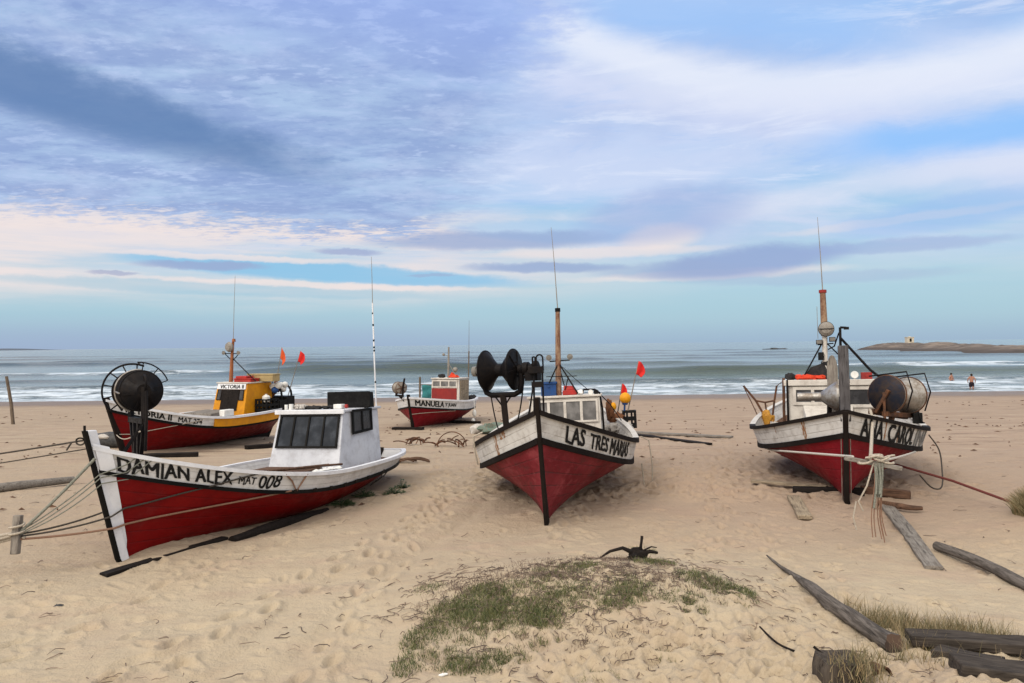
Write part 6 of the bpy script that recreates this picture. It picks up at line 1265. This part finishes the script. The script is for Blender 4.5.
# right boat: crossbar stake, lashings and hanging ends
W3 = lambda *q: B3.M @ Vector(q)
sk = Vector((4.62, 9.75, 0)); sk.z = float(gz(sk.x, sk.y)); cbz = 1.0
cr = Vector((sk.x, sk.y, cbz))
mb = MB(); mb.beam(sk + Vector((-.36, .1, cbz + .08)) - sk, sk + Vector((.30, -.06, cbz - .04)) - sk, .06, .055); place('crossbar', mb, MAT['wood_grey'], 'short grey wooden crossbar lashed with rope in front of the right boat', 'crossbar', sk, bevel=.008)
rope('bow_strap', [[W3(-.42, .40, 1.46), W3(-.30, .40, 1.44), W3(-.22, .42, 1.30), cr + Vector((-.02, .10, .05))]], 'rope_pale', 'thick pale strap hanging from the net drum down to the wooden crossbar', r=.024)
rope('bow_line', [[B3.M @ B3.surf(q, v, -1, .025) for q, v in ((.674, -.08), (.71, -.17))] + [cr + Vector((-.25, .1, .06))]], 'rope_white', 'white rope from the left side of the right boat to the crossbar', r=.017)
rope('bow_line', [sag(B3.M @ B3.surf(.64, -.05, 1, .02), cr + Vector((.10, .02, .02)), .02)], 'rope_white', 'white rope from the right side of the right boat to the crossbar', r=.017)
kn = []; rg = random.Random(5)
for k in range(7):
    o_ = rg.uniform(-.16, .16); kn.append([cr + Vector((o_ + math.cos(t) * (.06 + .03 * rg.random()), math.sin(t) * .055, .04 + math.sin(t * .5 + k) * .05)) for t in np.linspace(0, 6.3, 14)])
rope('rope_lashing', kn, 'rope_pale', 'tangle of pale rope lashed round the wooden crossbar', r=.014)
def hang(n_, x0, x1, z1a, z1b, seed, spread=.05):
    rg = random.Random(seed); out = []
    for k in range(n_):
        x = rg.uniform(x0, x1); xe = x + rg.uniform(-spread, spread); z = rg.uniform(z1a, z1b)
        out.append(sag(cr + Vector((x, rg.uniform(-.03, .05), 0)), Vector((cr.x + xe, cr.y + rg.uniform(-.05, .05), sk.z + z)), 0, 10, .05))
    return out
rope('rope_ends', hang(7, -.03, .07, .42, .66, 1), 'rope_greygreen', 'grey green rope ends hanging in a bunch below the crossbar', r=.014)
rope('rope_ends', hang(6, -.03, .04, .0, .2, 2, .05), 'rope_orange', 'frayed orange brown rope tails hanging from the crossbar to the sand', r=.0065)
rope('rope_ends', [[cr + Vector((-.03, .0, 0)), cr + Vector((-.12, .0, -.3)), cr + Vector((-.22, .02, -.5)), cr + Vector((-.17, 0, -.62))], [cr + Vector((-.25, .02, -.5)), cr + Vector((-.29, .02, -.7)), cr + Vector((-.26, 0, -.86))]], 'rope_pale', 'single pale rope end curling out left below the crossbar', r=.011)
rope('ground_line', [[(5.9, 13.1, .22), (6.6, 13.2, float(gz(6.6, 13.2)) + .42), (7.0, 12.2, .30), (7.35, 11.03, .13), (8.4, 9.3, .20), (9.4, 8.0, .2)]], 'rope_red', 'dark red rope stretched low over the sand to the right edge', r=.02)
rope('rope_loop', [smooth_path([W3(-1.9, 1.42, 1.0), W3(-1.85, 1.56, .75), W3(-1.75, 1.58, .45), W3(-1.3, 1.5, .17), W3(-.9, 1.3, .20), W3(-.6, 1.1, .42)])], 'rope_dark', 'dark cord loop hanging off the right side of the right boat', r=.012)

# ------------------------------------------------------------------ plants
def blades(name, pts, hts, mat, kind, seed, wid=.004, bend=.5, nseg=3, label=None, cat=None, origin=None, tone=(0, 1)):
    rg = np.random.RandomState(seed); N = len(pts); pts = np.asarray(pts); a = rg.uniform(0, 2 * np.pi, N); le = rg.uniform(.2, 1.0, N) * bend; la = rg.uniform(0, 2 * np.pi, N)
    V = []; Fc = []; T = []
    vs_ = np.zeros((N, nseg + 1, 2, 3))
    for k in range(nseg + 1):
        t = k / nseg; off = np.stack([np.cos(la) * le * t ** 1.7, np.sin(la) * le * t ** 1.7, t * np.sqrt(np.maximum(1 - (le * t) ** 2 * .6, .15))], -1) * hts[:, None]
        ww = wid * (1 - t * .85); sd = np.stack([np.cos(a), np.sin(a), 0 * a], -1) * ww
        vs_[:, k, 0] = pts + off - sd; vs_[:, k, 1] = pts + off + sd
    o0 = np.array(origin) if origin is not None else np.zeros(3)
    co = (vs_ - o0).reshape(-1, 3); M_ = (nseg + 1) * 2
    q = []
    for k in range(nseg): q.append(np.stack([np.arange(N) * M_ + 2 * k, np.arange(N) * M_ + 2 * k + 1, np.arange(N) * M_ + 2 * k + 3, np.arange(N) * M_ + 2 * k + 2], -1))
    q = np.concatenate(q); me = bpy.data.meshes.new(name)
    me.vertices.add(len(co)); me.vertices.foreach_set('co', co.ravel()); me.loops.add(q.size); me.loops.foreach_set('vertex_index', q.ravel().astype(np.int32))
    me.polygons.add(len(q)); me.polygons.foreach_set('loop_start', np.arange(0, q.size, 4, dtype=np.int32)); me.update(calc_edges=True)
    tn = np.repeat(np.clip(rg.uniform(tone[0], tone[1], N), 0, 1), M_); at = me.attributes.new('tone', 'FLOAT', 'POINT'); at.data.foreach_set('value', tn.astype(np.float32))
    me.materials.append(MAT[mat]); o = bpy.data.objects.new(name, me); COL.objects.link(o); o.location = o0
    return tag(o, label, cat, None, kind)
def scatter(n_, ells, seed, thr=.5, freq=2.4, soft=.12):
    """points in soft edged patches: list of (x, y, rx, ry, rot, weight)"""
    rg = np.random.RandomState(seed); out = []
    w8 = np.array([e[2] * e[3] * e[5] for e in ells]); w8 = w8 / w8.sum()
    for i, e in enumerate(ells):
        k = int(n_ * w8[i] * 1.6); r = np.sqrt(rg.rand(k)) * 1.15; t = rg.uniform(0, 2 * np.pi, k); u = r * np.cos(t) * e[2]; v = r * np.sin(t) * e[3]
        x = e[0] + u * math.cos(e[4]) - v * math.sin(e[4]); y = e[1] + u * math.sin(e[4]) + v * math.cos(e[4])
        m = fbm(x * freq, y * freq, 4, seed + 40) - .30 * r ** 2 + rg.uniform(-soft, soft, k) > thr - .28
        out.append(np.stack([x[m], y[m]], -1))
    p_ = np.concatenate(out); z = gz(p_[:, 0], p_[:, 1]); return np.concatenate([p_, z[:, None]], 1)
GREEN = [(-0.59, 6.91, 0.217, 0.286, 0.0, 1), (-0.32, 7.06, 0.249, 0.38, 0.0, 1.2), (0.0, 6.75, 0.265, 0.298, 0.0, 1.3), (0.36, 6.82, 0.321, 0.253, 0.0, 1.3), (0.77, 6.95, 0.382, 0.237, 0.0, 1.3), (1.16, 7.11, 0.204, 0.193, 0.0, 1), (0.56, 7.15, 0.262, 0.167, 0.0, 0.8), (-0.28, 7.3, 0.134, 0.145, 0.0, 0.8), (0.45, 7.57, 0.317, 0.25, 0.0, 0.6), (0.72, 7.77, 0.203, 0.132, 0.0, 0.5), (1.59, 6.96, 0.164, 0.237, 0.0, 1), (1.41, 7.03, 0.092, 0.135, 0.0, 0.7), (1.85, 7.52, 0.256, 0.246, 0.0, 0.9), (2.01, 7.29, 0.191, 0.347, 0.0, 0.9), (2.21, 7.26, 0.104, 0.201, 0.0, 1), (1.51, 9.21, 0.193, 0.231, 0.0, 0.8), (1.44, 8.02, 0.231, 0.175, 0.0, 0.7), (-0.77, 6.56, 0.189, 0.281, 0.0, 0.8), (-0.85, 6.09, 0.127, 0.202, 0.0, 0.7), (-0.36, 6.05, 0.332, 0.14, 0.0, 1), (-0.08, 6.2, 0.259, 0.147, 0.0, 1), (-0.55, 6.23, 0.147, 0.169, 0.0, 0.8), (0.64, 5.78, 0.196, 0.073, 0.0, 0.8), (1.18, 6.04, 0.079, 0.119, 0.0, 0.5), (-0.84, 7.6, 0.159, 0.157, 0.0, 0.5), (0.2, 6.33, 0.182, 0.109, 0.0, 0.5), (0.1, 7.3, 0.229, 0.174, 0.0, 0.6), (-0.38, 6.5, 0.17, 0.138, 0.0, 0.5), (1.01, 7.36, 0.173, 0.148, 0.0, 0.4)]
g = scatter(30000, GREEN, 1, .56, 3.8, .30)
blades('dune_grass', g, np.random.RandomState(2).uniform(.015, .07, len(g)) * np.random.RandomState(77).uniform(.5, 1, len(g)), 'grass_green', 'stuff', 3, .0032, 1.0, 2, tone=(0, 1))
BRN = [(0.26, 7.79, 0.713, 0.463, 0.0, 1), (-0.7, 7.17, 0.281, 0.392, 0.0, 0.6), (-0.34, 7.49, 0.392, 0.306, 0.0, 0.8), (1.23, 7.49, 0.49, 0.306, 0.0, 0.7), (1.77, 7.3, 0.429, 0.348, 0.0, 0.8), (0.38, 6.53, 0.598, 0.372, 0.0, 0.4), (1.02, 6.27, 0.656, 0.428, 0.0, 0.3), (-0.37, 6.34, 0.414, 0.35, 0.0, 0.4), (0.91, 8.14, 0.638, 0.217, 0.0, 0.7)]
g = scatter(4200, BRN, 6, .56, 3.6, .2)
blades('dry_creeper', g, np.random.RandomState(4).uniform(.02, .08, len(g)), 'stem_dry', 'stuff', 8, .003, 1.15, 3)
# dry runners and twigs lying over the mound and scattered over the sand
mb_t = MB(); rg = random.Random(9)
def twig(x, y, L_, r):
    a = rg.uniform(0, 6.28); pts = []; 
    for k in range(5):
        t = k / 4; xx = x + math.cos(a) * L_ * t; yy = y + math.sin(a) * L_ * t; a += rg.uniform(-.35, .35); pts.append(gnd(xx, yy, .006 + r + .02 * rg.random() * math.sin(t * 3.14)))
    mb_t.tube(pts, [r, r, r * .9, r * .7, r * .4], 4)
for k in range(2000):
    q = rg.random()
    if q < .52: x, y = rg.gauss(.6, .95), rg.gauss(7.4, .6)
    elif q < .76: x, y = rg.gauss(1.8, 1.0), rg.gauss(5.9, .5)
    else: y = 5 + 12 * rg.random() ** 1.6; x = rg.uniform(-.72, .72) * y
    twig(x, y, rg.uniform(.04, .20), rg.uniform(.002, .0052))
for k in range(14): twig(rg.gauss(-.3, .5), rg.gauss(7.9, .3), rg.uniform(.25, .5), .004)
me_t = mb_t.build('dry_twigs', MAT['stem_dry'], weld=False); at = me_t.data.attributes.new('tone', 'FLOAT', 'POINT'); at.data.foreach_set('value', np.repeat(np.random.RandomState(3).rand(len(me_t.data.vertices) // 20 + 1), 20)[:len(me_t.data.vertices)].astype(np.float32)); tag(me_t, kind='stuff')
# tall dry grass behind the sawn log end
DRY = [(3.16, 6.87, 0.341, 0.206, 0.0, 1), (3.46, 6.64, 0.417, 0.312, 0.0, 1.3), (3.82, 6.51, 0.34, 0.254, 0.0, 1), (4.0, 6.32, 0.198, 0.174, 0.0, 0.5), (2.88, 5.81, 0.258, 0.165, 0.0, 0.9), (3.11, 5.69, 0.208, 0.159, 0.0, 0.9), (3.15, 7.21, 0.17, 0.142, 0.0, 0.5), (3.52, 5.75, 0.225, 0.108, 0.0, 0.4), (3.25, 6.24, 0.196, 0.17, 0.0, 0.8)]
g = scatter(3400, DRY, 21, .44, 3.0)
lx = np.interp(g[:, 1], [5.9, 6.35, 6.7, 7.1, 7.6], [3.02, 3.0, 2.97, 2.92, 2.92])
keep = (g[:, 0] > lx + .10) | (g[:, 1] < 5.95); keep &= (g[:, 1] > 5.95) | (np.random.RandomState(4).rand(len(g)) < .25); g = g[keep]
blades('dry_grass', g, np.random.RandomState(5).uniform(.05, .24, len(g)) * np.random.RandomState(55).uniform(.5, 1.1, len(g)), 'grass_dry', 'stuff', 22, .0032, .65, 4)
g = scatter(330, [(2.29, 5.26, .15, .10, 0, 1), (2.40, 5.22, .12, .08, 0, 1), (2.42, 5.4, .06, .1, 0, .6)], 25, .2, 2)
g[:, 2] += np.random.RandomState(1).uniform(.0, .2, len(g))
blades('stump_grass', g, np.random.RandomState(6).uniform(.05, .13, len(g)), 'grass_dry', 'stuff', 26, .003, .9, 3)
def bush(name, loc, rx, ry, h, n_, seed, mat, label, cat, wid=.006):
    rg = np.random.RandomState(seed); t = rg.uniform(0, 6.28, n_); r = np.sqrt(rg.rand(n_)); x = loc[0] + np.cos(t) * r * rx; y = loc[1] + np.sin(t) * r * ry
    p_ = np.stack([x, y, gz(x, y)], -1); hh = h * (1 - .55 * r ** 2) * rg.uniform(.55, 1.1, n_)
    return blades(name, p_, hh, mat, None, seed, wid, .75, 4, label, cat, origin=(loc[0], loc[1], float(gz(*loc))))
bush('dune_bush', (7.58, 10.55), .62, .55, .62, 5200, 31, 'grass_dry', 'tall tufted dune bush of green and straw blades at the right edge', 'bush')
bush('dune_bush', (7.25, 10.1), .35, .3, .25, 1300, 36, 'grass_dry', 'low straw tuft in front of the tall dune bush', 'bush')
def weed(loc, label, sd, k=60, R=.22):
    rg = random.Random(sd); mb = MB()
    for i in range(k):
        a = rg.uniform(0, 6.28); r = R * math.sqrt(rg.random()); z = rg.uniform(.02, .16) * (1.2 - r / R); s_ = rg.uniform(.02, .045); d = Vector((math.cos(a + rg.uniform(-1, 1)), math.sin(a + rg.uniform(-1, 1)), rg.uniform(-.1, .5))).normalized(); w_ = d.cross(Vector((0, 0, 1))).normalized()
        c = Vector((math.cos(a) * r, math.sin(a) * r, z)); mb.add([c - d * s_, c + w_ * s_ * .5, c + d * s_, c - w_ * s_ * .5], [(0, 1, 2, 3)])
        mb.tube([(0, 0, 0), (c.x * .6, c.y * .6, c.z * .7), c], .0025, 3)
    o = place('beach_weed', mb, MAT['leaf_weed'], label, 'plant', gnd(*loc), weld=False, angle=5)
    at = o.data.attributes.new('tone', 'FLOAT', 'POINT'); at.data.foreach_set('value', np.random.RandomState(sd).rand(len(o.data.vertices)).astype(np.float32))
weed((-2.75, 12.2), 'low green weed in the shade of the hull, nearest the wedged dark log', 1, 150, .22); weed((-2.5, 12.85), 'low green weed tucked under the stern of the white wheelhouse boat', 2, 140, .22); weed((-2.05, 13.1), 'leafy green weed out on the open sand past the stern', 3, 110, .2); weed((-2.0, 13.7), 'smallest leafy weed on the sand behind the stern', 4, 80, .16)

# ------------------------------------------------------------------ two bathers in the surf
def bather(name, joints, label, loc, yaw, trunks=True):
    me = bpy.data.meshes.new('body'); J = joints; names = list(J); E_ = []
    for k, v in J.items():
        if v[2]: E_.append((names.index(v[2]), names.index(k)))
    me.from_pydata([v[0] for v in J.values()], E_, []); o = bpy.data.objects.new(name, me); COL.objects.link(o)
    md = o.modifiers.new('skin', 'SKIN'); md.use_smooth_shade = True
    sv = me.skin_vertices[0].data
    for i, v in enumerate(J.values()): sv[i].radius = (v[1], v[1]) if not isinstance(v[1], tuple) else v[1]; sv[i].use_root = (i == 0)
    ss_ = o.modifiers.new('sub', 'SUBSURF'); ss_.levels = ss_.render_levels = 2
    bpy.context.view_layer.update(); m2 = bpy.data.meshes.new_from_object(o.evaluated_get(bpy.context.evaluated_depsgraph_get())); o.modifiers.clear(); o.data = m2
    m2.materials.clear(); m2.materials.append(MAT['skin']); m2.shade_smooth()
    o.location = loc; o.rotation_euler = (0, 0, yaw); tag(o, label, 'person')
    mb = MB(); mb.ball((0, .012, 1.60), .103, 16, 0, (.92, 1.05, 1.12)); mb.build('hair', MAT['hair'], o)
    if trunks:
        mb = MB()
        for s_ in (-1, 1): mb.tube([(s_ * .085, 0, .92), (s_ * .095, 0, .72), (s_ * .10, .0, .56)], [.115, .11, .10], 14)
        mb.tube([(0, 0, .98), (0, 0, .84)], [.155, .165], 16); mb.build('swim_shorts', MAT['trunks'], o)
    return o
def figure(armbend=.0, step=0.05):
    J = {'pelvis': ((0, 0, .92), (.15, .115), None), 'waist': ((0, 0, 1.08), (.135, .10), 'pelvis'), 'chest': ((0, 0, 1.30), (.165, .115), 'waist'), 'neck': ((0, .0, 1.46), (.06, .06), 'chest'), 'jaw': ((0, -.02, 1.54), (.07, .085), 'neck'), 'head': ((0, -.005, 1.64), (.083, .10), 'jaw')}
    for s_, n_ in ((-1, 'R'), (1, 'L')):
        J['sh' + n_] = ((s_ * .17, 0, 1.40), .065, 'chest'); J['el' + n_] = ((s_ * (.25 + armbend), .03, 1.14), .043, 'sh' + n_); J['wr' + n_] = ((s_ * (.25 + armbend * .3), -.08, .93), .03, 'el' + n_); J['ha' + n_] = ((s_ * (.25 + armbend * .3), -.11, .85), .038, 'wr' + n_)
        J['hip' + n_] = ((s_ * .09, 0, .84), .095, 'pelvis'); J['kn' + n_] = ((s_ * .10, -s_ * step, .48), .06, 'hip' + n_); J['an' + n_] = ((s_ * .10, s_ * step, .08), .042, 'kn' + n_); J['fo' + n_] = ((s_ * .11, s_ * step - .13, .03), .04, 'an' + n_)
    return J
bather('person', figure(.04, .06), 'person in dark swim shorts standing calf deep in the surf, seen from behind', (39.9, 66.5, -2.12), rad(150))
bather('person', figure(.12, .0), 'person standing waist deep in the surf, further out', (43.6, 76.0, -2.45), rad(30))
